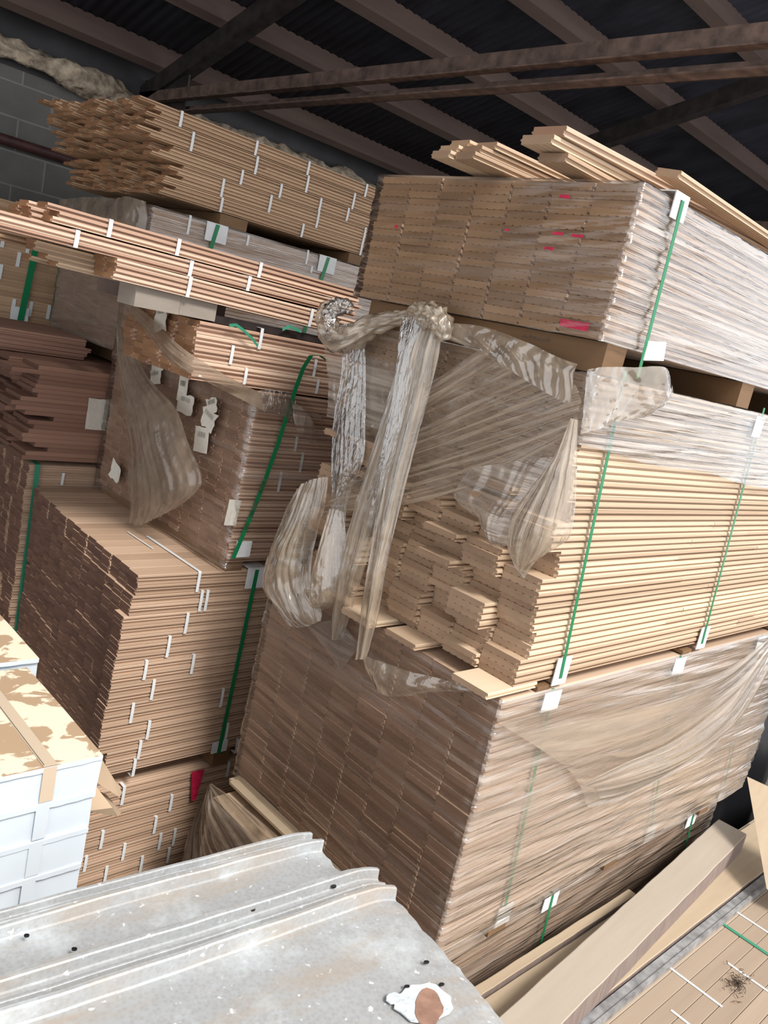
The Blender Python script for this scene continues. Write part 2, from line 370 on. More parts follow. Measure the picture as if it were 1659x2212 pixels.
def cr(P, t):
    n = len(P)-1; x = min(max(t*n, 0), n-1e-6); i = int(x); f = x-i
    p0 = P[max(i-1, 0)]; p1 = P[i]; p2 = P[i+1]; p3 = P[min(i+2, n)]
    return .5*((2*p1)+(p2-p0)*f+(2*p0-5*p1+4*p2-p3)*f*f+(3*p1-p0-3*p2+p3)*f*f*f)
def drape(name, rows, conv, nrm, matn, nu=60, nv=50, fold=.006, nf=9, crump=.004, cs=18, seed=0., smooth=True, taper=1., thick=.0008, fdir=0, parent=None):
    """loose film: rows of (u, v, offset) points placed on a real plane, then folded and creased"""
    nrm = Vector(nrm); P = []
    for row in rows: P.append([conv(u, v)+nrm*o for u, v, o in row])
    vs = []
    for j in range(nv+1):
        tv = j/nv; col = [cr([r_[k] for r_ in P], tv) for k in range(len(P[0]))]
        for i in range(nu+1):
            tu = i/nu; p = cr(col, tu)
            ph = (tu if fdir == 0 else tv)*nf*6.283+2.5*nse(tu*3+seed, tv*3, 2.2)
            a = math.sin(ph)*.6+.4*math.sin(ph*2.3+1.7)
            c = abs(nse(p.x*cs+seed, p.y*cs, p.z*cs))*1.4+.6*abs(nse(p.x*cs*2.3, p.y*cs*2.3+seed, p.z*cs*2.3))
            vs.append(p+nrm*(fold*.6*a+crump*.32*c))
    fs = [(j*(nu+1)+i, j*(nu+1)+i+1, (j+1)*(nu+1)+i+1, (j+1)*(nu+1)+i) for j in range(nv) for i in range(nu)]
    o = link(name, vs, fs, matn, parent, None, None, smooth)
    uvl = o.data.uv_layers.new(name='film'); q = []
    for j in range(nv):
        for i in range(nu):
            for (a, b_) in ((i, j), (i+1, j), (i+1, j+1), (i, j+1)): q += [a/nu+seed, b_/nv]
    uvl.data.foreach_set('uv', q)
    return o

# ------------------------------------------------------------ setting
FZ = -H
def slab(name, a, b, matn):
    mb = MB(); mb.box(a, b); return struct(mb.obj(name, matn))
slab('floor', (-5, -6, FZ-.1), (13, 6.6, FZ), 'floor')
slab('wall_back', (-5, 6.2, FZ), (13, 6.4, 1.16), 'block_wall')
slab('trim_1', (-5, 6.205, 1.16), (13, 6.26, 1.55), 'sheet_dark')
slab('wall_right', (12.6, .4, FZ), (12.75, 6.2, 4.2), 'sheet_dark')
ZR = lambda y: 1.36+.30*(6.2-y)                         # underside of the purlins
ROOF_Y = .60  # unseen front edge, drawn out so the roof shades the back rows
# corrugated roof: the waves run along the slope
vs = []; ny = 2; xs = [-4.9+i*.019 for i in range(int(17.6/.019))]
for x in xs:
    for y in (ROOF_Y-.25, 6.45):
        vs.append((x, y, ZR(y)+.155+.008*math.sin(x*6.283/.076)))
nx = len(xs)
fs = [(i*2, (i+1)*2, (i+1)*2+1, i*2+1) for i in range(nx-1)]
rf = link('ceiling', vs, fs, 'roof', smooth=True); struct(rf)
sm = rf.modifiers.new('thick', 'SOLIDIFY'); sm.thickness = .002; sm.offset = 1

PY = [5.92, 5.17, 4.46, 3.74, 3.02, 2.30, 1.58, .86]
plab = ['dusty wooden purlin nearest the block wall under the roof', 'second dusty roof purlin out from the block wall', 'third dusty roof purlin out from the block wall, above the wrapped top pack',
        'fourth roof purlin out from the block wall, running to the right edge', 'fifth roof purlin, short piece at the top right corner', 'roof purlin overhead in front of the tall stacks', 'roof purlin above the foreground cartons', 'roof purlin nearest the open front of the shed']
for y, lb in zip(PY, plab):
    mb = MB(); z = ZR(y); th = math.atan(.30); w2, h = .045, .15
    c, s = math.cos(th), math.sin(th)
    def pt(x, a, b_): return (x, y+a*c+b_*s, z-a*s+b_*c)
    mb.hexa([pt(-4.9, -w2, 0), pt(12.5, -w2, 0), pt(12.5, w2, 0), pt(-4.9, w2, 0), pt(-4.9, -w2, h), pt(12.5, -w2, h), pt(12.5, w2, h), pt(-4.9, w2, h)], tone=rnd.random())
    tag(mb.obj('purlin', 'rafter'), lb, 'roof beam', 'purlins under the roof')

def truss(x, label, chord=True):
    t = thing('roof_truss', label, 'roof truss', (x, 0, 0), 'steel roof trusses')
    yb = ROOF_Y-.2; mb = MB(); zt = lambda y: ZR(y)-.012
    def beam(y0, z0, y1, z1, xo, h, wdt, name, matn):
        b_ = MB(); b_.hexa([(xo, y0, z0), (xo+wdt, y0, z0), (xo+wdt, y1, z1), (xo, y1, z1), (xo, y0, z0+h), (xo+wdt, y0, z0+h), (xo+wdt, y1, z1+h), (xo, y1, z1+h)])
        return b_.obj(name, matn, t)
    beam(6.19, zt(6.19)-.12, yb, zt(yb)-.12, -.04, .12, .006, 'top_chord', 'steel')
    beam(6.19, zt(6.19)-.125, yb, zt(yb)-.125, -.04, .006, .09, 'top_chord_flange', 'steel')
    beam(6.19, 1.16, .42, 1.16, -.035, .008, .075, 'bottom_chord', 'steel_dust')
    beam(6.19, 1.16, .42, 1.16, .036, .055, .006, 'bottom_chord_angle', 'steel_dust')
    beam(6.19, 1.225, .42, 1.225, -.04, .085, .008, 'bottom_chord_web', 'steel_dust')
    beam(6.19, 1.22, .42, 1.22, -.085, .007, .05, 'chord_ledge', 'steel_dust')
    b_ = MB(); b_.box((-.012, 5.55, 1.17), (.0, 6.19, 1.40)); b_.obj('gusset_plate', 'steel', t)
    return t
truss(2.95, 'dusty steel roof truss nearest the camera, crossing above the tall plank stacks')
truss(5.90, 'dark steel roof truss farther off, behind the wrapped top pack')
truss(8.85, 'dark steel roof truss deepest in the shed to the right')

# insulation roll on the wall head
def wool(x0, x1, label):
    vs = []; n = 18; m_ = int((x1-x0)/.03)
    for i in range(m_+1):
        x = x0+(x1-x0)*i/m_; ew = min(1, i/4, (m_-i)/4)
        for k in range(n):
            a = 6.283*k/n; r_ = (.075+.05*nse(x*2.2, k*.0, 3)+.045*nse(x*7, math.cos(a)*1.5, math.sin(a)*1.5)+.02*nse(x*22, math.cos(a)*4, math.sin(a)*4))*(.4+.6*ew)
            vs.append((x, 6.13+r_*1.0*math.cos(a), 1.235+.03*nse(x*1.3, 0, 7)+r_*1.05*math.sin(a)))
    fs = [(i*n+k, (i+1)*n+k, (i+1)*n+(k+1) % n, i*n+(k+1) % n) for i in range(m_) for k in range(n)]
    tag(link('insulation_roll', vs, fs, 'wool', smooth=True), label, 'insulation', 'loose insulation along the wall head')
wool(-1, 2.86, 'loose tan insulation on top of the block wall, left of the steel truss')
wool(3.02, 7.5, 'loose tan insulation on the wall head right of the truss, above the banded bundles')
mb = MB(); mb.tube([(-3, 6.155, .70), (3.3, 6.155, .70), (9, 6.155, .70)], .035, 12)
tag(mb.obj('pipe', 'pipe', smooth=True), 'dark red pipe running along the grey block wall', 'pipe')

# ------------------------------------------------------------ right column of packs
Y0 = 1.12
# lowest pack
R4 = pack('lumber_pack', 'lowest film-wrapped plank pack, half hidden by the loose timbers on the right', 'lumber pack', (1.66, Y0+.05, -2.56), 2.10, 7, .135, 43, .019, ['brown', 'brown_end'], blockstag(43, .01, 3), keep=60, joints=.5)
wrap(R4, -.03, 2.13, -.012, .95, 0, .822, 'wrap_dusty', None, seed=4, nz=60)
ob = MB(); ob.box((-.02, .2, .824), (2.1, .95, .828)); ob.obj('top_sheet', 'kraft', R4)
for u1, v1, u2, v2 in [(1213, 1930, 1197, 2020), (1505, 1785, 1500, 1840)]:
    a = AY(u1, v1, Y0); b_ = AY(u2, v2, Y0); strap(R4, (a.x-1.66, .822), (b_.x-1.66, .3), y=-.022, matn='green'); cap(R4, (a.x-1.66, .79), .09, .06, -.018, 1)
mb = MB()
for xx in (.15, .75, 1.35, 1.95): mb.box((xx-.04, .0, -.09), (xx+.04, .94, 0))
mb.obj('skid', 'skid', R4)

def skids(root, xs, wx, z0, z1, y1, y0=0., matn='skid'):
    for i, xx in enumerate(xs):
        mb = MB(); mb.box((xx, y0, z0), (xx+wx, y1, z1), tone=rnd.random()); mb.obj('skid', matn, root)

# third pack (wrapped, largest)
R3 = pack('lumber_pack', 'large dusty film-wrapped plank pack under the unwrapped pale plank pack', 'lumber pack', (1.765, Y0+.005, -1.685), 2.12, 8, .129, 43, .019, ['brown', 'brown_end'], blockstag(43, .003, 5, .002), keep=98, joints=.5, deep=.010)
skids(R3, (.26, .95, 1.75), .09, -.045, 0, 1.03)
mb = MB(); mb.box((-.06, .03, -.012), (-.0, 1.0, -.002)); mb.obj('base_board', 'plank', R3)
mb = MB(); mb.box((-.04, .5, -.022), (.1, 1.03, -.0125)); mb.obj('base_board', 'plank', R3)
wrap(R3, -.02, 2.16, -.012, 1.037, .0, .822, 'wrap_dusty', 'wrap_end', amp=.007, slant=-.10, seed=1.5, nz=110, lap=0)
for (u1, v1, u2, v2) in [(1190, 1490, 1068, 2035), (1461, 1435, 1392, 1830), (1600, 1500, 1547, 1745)]:
    a = AY(u1, v1, Y0); b_ = AY(u2, v2, Y0); strap(R3, (a.x-1.765, .822), (b_.x-1.765, .0), y=-.010, matn='green', over=.0); cap(R3, (b_.x-1.765, .03), .075, .07, -.009); cap(R3, (a.x-1.765, .785), .085, .06, -.014)

# second pack (unwrapped below, torn film above)
def st2(c, r, T={}, R=random.Random(11)):
    key = (c, (r+(c % 2)*2)//4)
    if key not in T: T[key] = R.uniform(-.06, .05)
    if r > 26: return R.uniform(-.006, .006)+(.3*T[key] if r < 34 else 0)
    return T[key]+R.uniform(-.006, .006)-(.07 if R.random() < .03 else 0)
R2 = pack('lumber_pack', 'pale plank pack with bare staggered ends below and torn film hanging on its upper half', 'lumber pack', (1.80, Y0, -.832), 2.25, 7, .129, 44, .0192, ['pine', 'pine_end'], st2, keep=99, joints=.75, deep=.012)
for y_, x_ in [(.0, -.12), (.30, -.09), (.47, -.12), (.60, -.10)]:
    mb = MB(); board(mb, x_, .1, y_, -.0185, .127, .018); mb.obj('base_board', ['pine', 'pine_end'], R2)
skids(R2, (.11, 1.0, 1.85), .07, -.031, -.019, .88)
for (u1, v1, u2, v2) in [(1345, 800, 1205, 1462), (1645, 880, 1510, 1392)]:
    a = AY(u1, v1, Y0); b_ = AY(u2, v2, Y0); strap(R2, (a.x-1.8, a.z+.832), (b_.x-1.8, .0), wid=.0135, y=-.009, over=0); cap(R2, (b_.x-1.8, .022), .07, .085, -.005)
a = AY(1640, 885, Y0); cap(R2, (a.x-1.8, .80), .07, .07, -.012)
def ze2(p, s):
    if abs(p[1]+.012) < .03: return (.665-.055*p[0]+.006*math.sin(s*9), .846)     # front: film down to here
    if p[0] < 0: return (.46+.10*nse(p[1]*4, 3), .846)
    return (.5, .846)
wrap(R2, -.03, 2.28, -.013, .908, 0, 1, 'wrap_clear', 'wrap_thin', amp=.006, slant=.14, seed=8., nz=60, zedge=ze2, lap=.35)

# top pack
R1 = pack('lumber_pack', 'topmost film-wrapped plank pack with red paint marks on its board ends', 'lumber pack', (1.765, Y0, .098), 2.3, 7, .129, 19, .0192, ['brown', 'warm_end'], blockstag(19, .004, 21, .004), keep=98, joints=.5, deep=.010)
wrap(R1, -.018, 2.33, -.012, .908, -.004, .368, 'wrap_clear', 'wrap_end', amp=.008, slant=.16, seed=2.7, nz=80, lap=.12)
skids(R1, (.03, .85, 1.75), .095, -.080, -.003, .88)
for (u1, v1, u2, v2) in [(1450, 450, 1372, 760)]:
    a = AY(u1, v1, Y0); b_ = AY(u2, v2, Y0); strap(R1, (a.x-1.765, .366), (b_.x-1.765, -.07), y=-.026, matn='green', over=.02); cap(R1, (a.x-1.765, .35), .07, .06, -.02, 1)
mb = MB(); a = AY(1378, 738, Y0)
mb.hexa([(a.x-1.765, -.03, -.022), (a.x-1.765+.045, -.06, -.012), (a.x-1.765+.045, -.057, -.010), (a.x-1.765, -.027, -.020), (a.x-1.765, -.03, .024), (a.x-1.765+.052, -.05, .034), (a.x-1.765+.052, -.047, .036), (a.x-1.765, -.027, .026)])
mb.obj('corner_guard', 'cap', R1)
# red paint marks on the ends
for (u, v, wy, hz) in [(1220, 425, .03, .009), (1205, 505, .03, .008), (1247, 510, .035, .008), (1186, 537, .028, .008), (856, 490, .012, .01), (1095, 497, .015, .006), (1240, 702, .085, .020)]:
    p = AX(u, v, 1.742); mb = MB(); y, z = p.y-Y0, p.z-.098
    mb.hexa([(-.0245, y-wy/2, z-hz/2), (-.0235, y-wy/2, z-hz/2), (-.0235, y+wy/2, z-hz/2+.002), (-.0245, y+wy/2, z-hz/2+.002), (-.0245, y-wy/2, z+hz/2), (-.0235, y-wy/2, z+hz/2), (-.0235, y+wy/2, z+hz/2), (-.0245, y+wy/2, z+hz/2)])
    mb.obj('paint_mark', 'red_mark', R1)
# handwriting on the skid
mb = MB(); R = random.Random(4)
for k in range(13):
    p = AX(1128+k*4.8, 729+k*.9, 1.793); y, z = p.y-Y0, p.z-.098; h = R.choice([.006, .009, .012])
    mb.box((.0288, y-.0006, z), (.0296, y+.0006, z+h)); 
    if k % 2: mb.box((.0288, y-.004, z+h*.5), (.0296, y+.0008, z+h*.5+.0012))
mb.obj('handwriting', 'ink', R1)

# loose boards lying on the top pack
def loose(org, rz, n, label, bw=.07, t=.02, Lx=1.0, matn='pine', tilt=0., roll=0., group='loose boards on the topmost pack'):
    mb = MB(); board(mb, 0, Lx, 0, 0, bw, t, .006)
    o = mb.obj('board', [matn, matn+'_end']); o.location = org; o.rotation_euler = (roll, tilt, rz)
    tag(o, label, 'board', group); return o
ztop = .098+.368+.012
k = 0
labs = ['pale grooved board on the topmost pack, small far-left pile, %s' % s for s in
        ['bottom row, left', 'bottom row, right', 'second row, left', 'second row, right', 'third row, left', 'third row, right']]
for r in range(3):
    for c in range(2):
        x = (1.62, 1.63, 1.645, 1.65, 1.67, 1.69)[k]; y = 1.62-.078*c-(.0 if r < 2 else .012)
        loose((x, y+.0, ztop+r*.0205), -.09, k, labs[k], bw=.074, t=.019, Lx=.75); k += 1
loose((1.655, 1.27, ztop), .015, 0, 'lowest pale board of the loose boards at the right of the topmost pack', .085, .021, 1.9, tilt=-.01)
loose((1.60, 1.28, ztop+.024), -.01, 0, 'middle pale board overhanging the corner at the right of the topmost pack', .095, .022, 1.9, tilt=-.02)
loose((1.625, 1.27, ztop+.049), -.035, 0, 'rough-ended board lying topmost at the right of the topmost pack', .10, .024, 1.6, 'brown', tilt=-.02)
loose((1.98, 1.16, ztop+.056), .03, 0, 'short rough board overlapping the others at the right of the topmost pack', .07, .02, 1.2, tilt=.0, roll=.1)

# ------------------------------------------------------------ left column, nearest row of stacks
YL = 2.48
def bands(root, org, yface, lst, hh=None, matn='band', wid=.0125, hcap=None, y=-.003):
    for (u, v, v2) in lst:
        a = AY(u, v, yface); b_ = AY(u-(v2-v)*.18, v2, yface); mb = MB()
        x, z0, z1 = a.x-org[0], b_.z-org[2], a.z-org[2]
        mb.ribbon([(x, .03, z1+.0005), (x, y, z1), (x+(b_.x-a.x)*.5, y-.001, (z0+z1)/2), (x+b_.x-a.x, y, z0), (x+b_.x-a.x, .03, z0)], (1, 0, 0), wid, .001)
        mb.obj('band', matn, root)

o5 = (1.20, YL+.01, -2.56)
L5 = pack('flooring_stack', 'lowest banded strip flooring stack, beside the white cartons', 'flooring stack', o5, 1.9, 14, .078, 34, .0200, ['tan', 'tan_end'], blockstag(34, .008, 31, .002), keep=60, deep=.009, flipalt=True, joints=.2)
bands(L5, o5, YL, [(271, 1702, 1741), (497, 1649, 1680), (374, 1720, 1754), (340, 1767, 1803), (225, 1798, 1836), (350, 1803, 1838), (381, 1793, 1829), (272, 1825, 1861), (368, 1834, 1866), (189, 1852, 1886), (310, 1852, 1886), (233, 1874, 1909), (293, 1892, 1917), (180, 1928, 1946)])
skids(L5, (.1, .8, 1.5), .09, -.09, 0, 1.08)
mb = MB(); a = AY(430, 1668, YL-.01)
x = a.x-1.2; z = a.z+2.56
mb.hexa([(x-.012, -.022, z-.13), (x+.008, -.022, z-.13), (x+.008, -.018, z-.13), (x-.012, -.018, z-.13), (x-.028, -.012, z), (x+.03, -.012, z), (x+.03, -.008, z), (x-.028, -.008, z)])
mb.obj('ribbon_tag', 'red_mark', L5)

o4 = (1.40, YL, -1.80)
def st4(c, r, R=random.Random(41), T={}):
    key = (c//3, r//5)
    if key not in T: T[key] = R.uniform(-.006, .006)
    b_ = T[key]+R.uniform(-.0015, .0015)+(.025 if R.random() < .02 else 0)
    if r > 36: return .012 + .004*(c % 3) + .05*(c/14)**2 + R.uniform(-.002, .002)
    if c == 0: return b_*.4-.045*(r < 33 and r > 4)*(1-.6*r/33)
    return b_*.6+.075*(c/14)**1.5
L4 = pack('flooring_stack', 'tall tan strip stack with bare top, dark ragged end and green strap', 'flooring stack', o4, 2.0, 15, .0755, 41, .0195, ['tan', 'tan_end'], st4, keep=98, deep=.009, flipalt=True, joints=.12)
bands(L4, o4, YL, [(437, 1275, 1320), (449, 1275, 1319), (406, 1324, 1368), (367, 1374, 1419), (419, 1414, 1455), (528, 1358, 1400), (317, 1427, 1468), (333, 1468, 1511), (482, 1487, 1527), (288, 1519, 1561), (323, 1557, 1596), (492, 1562, 1599), (304, 1600, 1639), (292, 1640, 1676), (513, 1596, 1626)])
mb = MB(); a = AY(433, 1227, YL); x = a.x-1.40
mb.ribbon([(x-.0, .42, .803), (x, .0, .803), (x, -.003, .80), (x, -.003, .722)], (1, 0, 0), .0125, .001); mb.obj('band', 'band', L4)
mb = MB(); p1 = AZ(275, 1150, -1.0)-Vector(o4); p2 = AZ(330, 1187, -1.0)-Vector(o4)
mb.ribbon([(p1.x, p1.y, .803), (p2.x, p2.y, .803)], (1, 0, 0), .006, .001); mb.obj('band', 'band', L4)
a = AY(555, 1222, YL); b_ = AY(468, 1636, YL)
strap(L4, (a.x-1.4, .80), (b_.x-1.4, -.01), wid=.018, y=-.007, over=.1); cap(L4, (a.x-1.4, .765), .085, .085, -.004, 1); cap(L4, (b_.x-1.4, .02), .075, .05, -.004)
skids(L4, (.48, 1.3), .08, -.07, -.0, 1.1)

o3 = (1.77, YL, -.965)
s3_ = blockstag(41, .003, 51, .0025)
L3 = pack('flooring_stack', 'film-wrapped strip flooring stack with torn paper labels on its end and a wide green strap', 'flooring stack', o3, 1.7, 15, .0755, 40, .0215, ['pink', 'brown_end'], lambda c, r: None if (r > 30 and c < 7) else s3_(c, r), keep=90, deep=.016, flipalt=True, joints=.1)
bands(L3, o3, YL, [(641, 943, 974), (654, 977, 1020), (607, 1019, 1062)])
o3b = (1.49, YL+.005, -.29)
L3b = pack('flooring_stack', 'open pink oak strip stack directly on the labelled wrapped stack, ends showing', 'flooring stack', o3b, 1.8, 7, .074, 9, .0222, ['pink', 'gold_end'], blockstag(9, .006, 61, .008, grp=3), keep=60, deep=.016, flipalt=True, joints=.1)
bands(L3b, o3b, YL, [(568, 710, 754), (505, 747, 787), (534, 796, 830), (684, 777, 815), (689, 820, 850)])
skids(L3, (.0, .9), .075, -.035, 0, 1.1)
def ze3(p, s):
    if p[0] < .02: return (-.02, .66)
    if p[1] < .02: return (.0, .655-.25*max(0, p[0]-.2)) if p[0] < .25 else (.30, .62-.3*(p[0]-.25)) if p[0] < 1.2 else (.4, .41)
    return (.0, .66)
wrap(L3, -.018, 1.72, -.016, 1.137, 0, 1, 'wrap_thin', 'wrap_end', amp=.008, slant=-.35, seed=12., nz=70, zedge=lambda p, s: (-.02, .667 if p[1] < .3 else .667+.20*min(1, (p[1]-.3)/.35)) if p[0] < .02 else (-.02, .667-.32*min(1, max(0, (p[0]-.2)/.5))) if p[1] < .02 else (-.02, .66), lap=0)
# wide green strap, bowed out at its top
mb = MB(); pts = []
for (u, v, y) in [(712, 783, 2.47), (690, 768, 2.44), (672, 768, 2.41), (655, 795, 2.41), (640, 835, 2.425), (622, 890, 2.445), (600, 960, 2.455), (575, 1030, 2.46), (550, 1095, 2.46), (525, 1155, 2.46), (503, 1207, 2.46)]:
    pts.append(AY(u, v, y)-Vector(o3))
mb.ribbon(pts, (1, .0, .0), .019, .0012); mb.obj('strap', 'green', L3)
a = AY(520, 1183, YL); cap(L3, (a.x-1.77, a.z+.965), .07, .065, -.016)
# paper labels on the end face and front corner
def label(root, org, p, ey, ez, tears=0, bar=True, face='x', rot=0., seed=1):
    R = random.Random(seed); mb = MB(); q = Vector(p)-Vector(org); n = 16; pts = []; ey *= 1.2; ez *= 1.2
    for i in range(n):
        a = 6.283*i/n+.0; ca, sa = math.cos(a), math.sin(a); k_ = 1/max(abs(ca), abs(sa)); k_ *= R.uniform(1-tears, 1)
        yy, zz = ca*k_*ey/2, sa*k_*ez/2
        pts.append((yy*math.cos(rot)-zz*math.sin(rot), yy*math.sin(rot)+zz*math.cos(rot)))
    def P(yy, zz, o): return (q.x-o, q.y+yy, q.z+zz) if face == 'x' else (q.x+yy, q.y-o, q.z+zz)
    cur = lambda yy: .004+.05*yy*yy/ey
    vs = [P(0, 0, .004)]+[P(a, b_, cur(a)+R.uniform(0, .002)) for a, b_ in pts]+[P(a, b_, cur(a)-.0008) for a, b_ in pts]
    fs = [(0, 1+i, 1+(i+1) % n) for i in range(n)]+[(1+i, 1+n+i, 1+n+(i+1) % n, 1+(i+1) % n) for i in range(n)]
    mb.add(vs, fs, [0]*len(fs))
    lb = mb.obj('paper_label', ['paper'], root)
    if bar:
        mb = MB()
        for i in range(12):
            a = -ey*.26+ey*.045*i; wd = R.choice([.0009, .0015, .002])
            c, s = math.cos(rot), math.sin(rot); pp = [(a, ez*.1), (a+wd, ez*.1), (a+wd, ez*.3), (a, ez*.3)]
            mb.add([P(y_*c-z_*s, y_*s+z_*c, .0085) for y_, z_ in pp], [(0, 1, 2, 3)])
        mb.obj('barcode', 'ink', lb)
    return lb
for i, (u, v, ey, ez, tr, rt) in enumerate([(343, 780, .085, .07, .15, -.2), (338, 815, .085, .065, .3, -.3), (397, 840, .06, .09, .1, -.05), (403, 873, .11, .075, .25, 0), (460, 878, .075, .07, .35, -.4), (452, 905, .10, .08, .35, .3), (437, 950, .085, .085, .05, -.1), (420, 800, .07, .06, .1, -.3), (251, 1020, .09, .08, .3, .3)]):
    p = AX(u, v, 1.738); label(L3, o3, p, ey, ez, tr, i < 7, rot=rt, seed=i+3)
p = AX(350, 685, 1.475); label(L3b, o3b, p, .075, .09, .3, True, rot=-.2, seed=22)
p = AY(501, 1107, YL-.015); label(L3, o3, p, .045, .085, .06, False, face='y', rot=-.05, seed=33)

# bundles of pink strips lying on blocks above (each banded bundle is a thing)
def bundle(label, org, Lx, ncol, bw, nrow, bt, mats, amp, seed, bnds, yface, rz=0., group=None, keep=100, deep=.014, ty=0., front=True):
    R = random.Random(seed)
    T = {}
    def stag(c, r):
        return R.uniform(-amp, amp)
    t = pack('board_bundle', label, 'board bundle', org, Lx, ncol, bw, nrow, bt, mats, stag, keep=keep, deep=deep, joints=.15, group=group)
    t.rotation_euler = (0, ty, rz)
    if bnds:
        for (u, v, v2) in bnds:
            a = AY(u, v, yface); x = a.x-org[0]; mb = MB(); h = nrow*bt
            mb.ribbon([(x, ncol*bw, h+.001), (x, -.003, h+.001), (x-.001, -.004, h*.5), (x-.002, -.003, -.0005), (x-.002, .04, -.0005)], (1, 0, 0), .0135, .001)
            mb.obj('band', 'band', t)
    return t
G2 = 'pink strip bundles above the dark gap'
bundle('pink oak bundle lying topmost of the pink bundles, in front of the shiny wrapped pack', (.985, YL+.03, .106), 1.22, 5, .075, 3, .0168, ['pink', 'gold_end'], .03, 71, [(252, 461, 499), (401, 505, 538), (580, 556, 585)], YL, rz=.012, ty=.013, group=G2)
bundle('long pink bundle running out past the left edge of the photo', (.42, YL+.015, .058), 1.75, 4, .075, 3, .0160, ['pink', 'gold_end'], .06, 72, [(175, 480, 528), (422, 548, 589), (548, 580, 618), (728, 628, 658)], YL, ty=.012, group=G2)
bundle('lowest pink bundle resting on the grey block, stepped short ends at left', (1.17, YL+.0, -.016), 1.07, 2, .075, 4, .0160, ['pink', 'gold_end'], .012, 73, [(413, 589, 636), (676, 661, 701)], YL, ty=.022, group=G2)
bundle('pale bundle sticking out farther left behind the lowest pink bundle', (1.02, YL+.155, -.016), 1.2, 2, .075, 4, .0160, ['pine', 'gold_end'], .05, 74, None, YL, ty=.021, group=G2)
bundle('brown bundle lying behind the long pink bundle at the left edge', (.75, YL+.43, .03), 1.4, 3, .075, 5, .0165, ['gold', 'gold_end'], .08, 75, None, YL, ty=.01, group=G2)
# block and dark bar under them
t = thing('wood_block', 'grey weathered wood block under the pink bundles', 'wood block', (1.255, YL+.02, -.085))
mb = MB(); mb.box((0, 0, 0), (.16, .12, .072)); mb.obj('block', 'block', t)
mb = MB(); mb.box((.161, .0, .001), (.30, .12, .069)); mb.obj('block', 'block', t)
mb = MB(); mb.box((1.55, YL+.03, -.088), (3.2, YL+.07, -.062)); tag(mb.obj('steel_bar', 'steel'), 'dark steel bar lying on the open pink strip stack', 'steel bar')
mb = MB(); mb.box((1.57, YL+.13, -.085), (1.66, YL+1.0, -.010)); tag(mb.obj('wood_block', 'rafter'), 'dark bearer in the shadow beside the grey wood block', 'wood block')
# loose strap ends
mb = MB(); mb.ribbon([AY(u, v, 2.46) for u, v in [(495, 703), (510, 702), (528, 715), (545, 732), (556, 747)]], (0, 0, 1), .011, .001)
tag(mb.obj('strap_end', 'green_pale'), 'loose pale green strap end hanging over the open pink stack', 'strap')
mb = MB(); mb.ribbon([AY(u, v, 2.49) for u, v in [(610, 712), (625, 705), (640, 712), (650, 716)]], (0, .3, 1), .012, .001)
tag(mb.obj('strap_end', 'green_pale'), 'short green strap scrap caught on the dark steel bar', 'strap')

# ------------------------------------------------------------ second row back
YM = 3.70
oL = (1.885, YM, -.35)
LF = pack('lumber_pack', 'shiny film-wrapped pack behind the pink bundles, green strap and white corner guards', 'lumber pack', oL, 2.6, 9, .105, 36, .019, ['brown', 'brown_end'], blockstag(36, .005, 81), keep=50, joints=.3)
wrap(LF, -.02, 2.63, -.013, .95, -.01, .69, 'wrap_clear', 'wrap_grey', amp=.008, slant=.08, seed=21., nz=60, lap=.4)
for u1, v1, u2, v2 in [(467, 480, 462, 530), (706, 548, 700, 595)]:
    a = AY(u1, v1, YM); b_ = AY(u2, v2, YM); strap(LF, (a.x-oL[0], .685), (b_.x-oL[0]-.12, -.0), wid=.022, y=-.022, over=.1); cap(LF, (a.x-oL[0], .645), .12, .085, -.018, 1)
bands(LF, oL, YM, [(408, 465, 505), (533, 508, 530), (662, 540, 570), (670, 575, 588)], y=-.018)
skids(LF, (.35, 1.2), .16, .692, .745, .95); skids(LF, (.1, 1.3), .1, -.09, -.01, .95)
# film bulging over the end top
drape('torn_film', [[(130, 432, .0), (200, 428, .02), (262, 432, .03), (300, 432, .06), (330, 440, .03)], [(128, 470, .0), (190, 470, .03), (255, 465, .05), (300, 475, .07), (328, 480, .02)], [(122, 540, .0), (180, 545, .02), (240, 545, .03), (290, 540, .04), (322, 530, .01)]],
      lambda u, v: AX(u, v, 1.855), (-1, 0, 0), 'dirty', 50, 30, .008, 6, .01, 14, 3., parent=None)
fl = bpy.context.scene.collection.objects[-1]
tag(fl, 'brown dusty film bunched over the end of the shiny wrapped pack', 'plastic film')

# banded bundles on top of it, in four tiers
G1 = 'banded strip bundles stacked topmost at the back'
tiers = [(4, 0), (5, 4), (4, 9), (5, 13), (4, 18)]
names_t = ['bottom', 'second', 'middle', 'fourth', 'top']
b1 = [[(483, 419, 449), (658, 477, 506), (785, 518, 545)], [(486, 379, 413), (589, 414, 447), (692, 447, 481), (796, 467, 481)], [(525, 376, 388), (609, 405, 417), (695, 433, 447), (751, 471, 499)], [(417, 301, 334), (556, 350, 381), (666, 390, 419), (766, 427, 453)], [(392, 260, 290), (555, 319, 347), (668, 360, 388), (793, 406, 432)]]
zb = .40
for ti, (nr, r0) in enumerate(tiers):
    for cc in range(3):
        R = random.Random(100+ti*3+cc)
        xo = (1.97, 1.95, 1.89, 1.82, 1.80)[ti]+(0, -.03, -.06)[cc]+R.uniform(-.02, .02)
        lb = 'golden strip bundle, %s tier of the banded pile below the roof, %s' % (names_t[ti], ['front row', 'middle row', 'row nearest the wall'][cc])
        bundle(lb, (xo, YM+cc*.335+R.uniform(0, .008), zb+r0*.0168+ti*.0015), 2.2, 4, .082, nr, .0166, ['gold', 'gold_end'], .06, 200+ti*3+cc, b1[ti] if cc == 0 else None, YM, group=G1, keep=16, deep=.013)

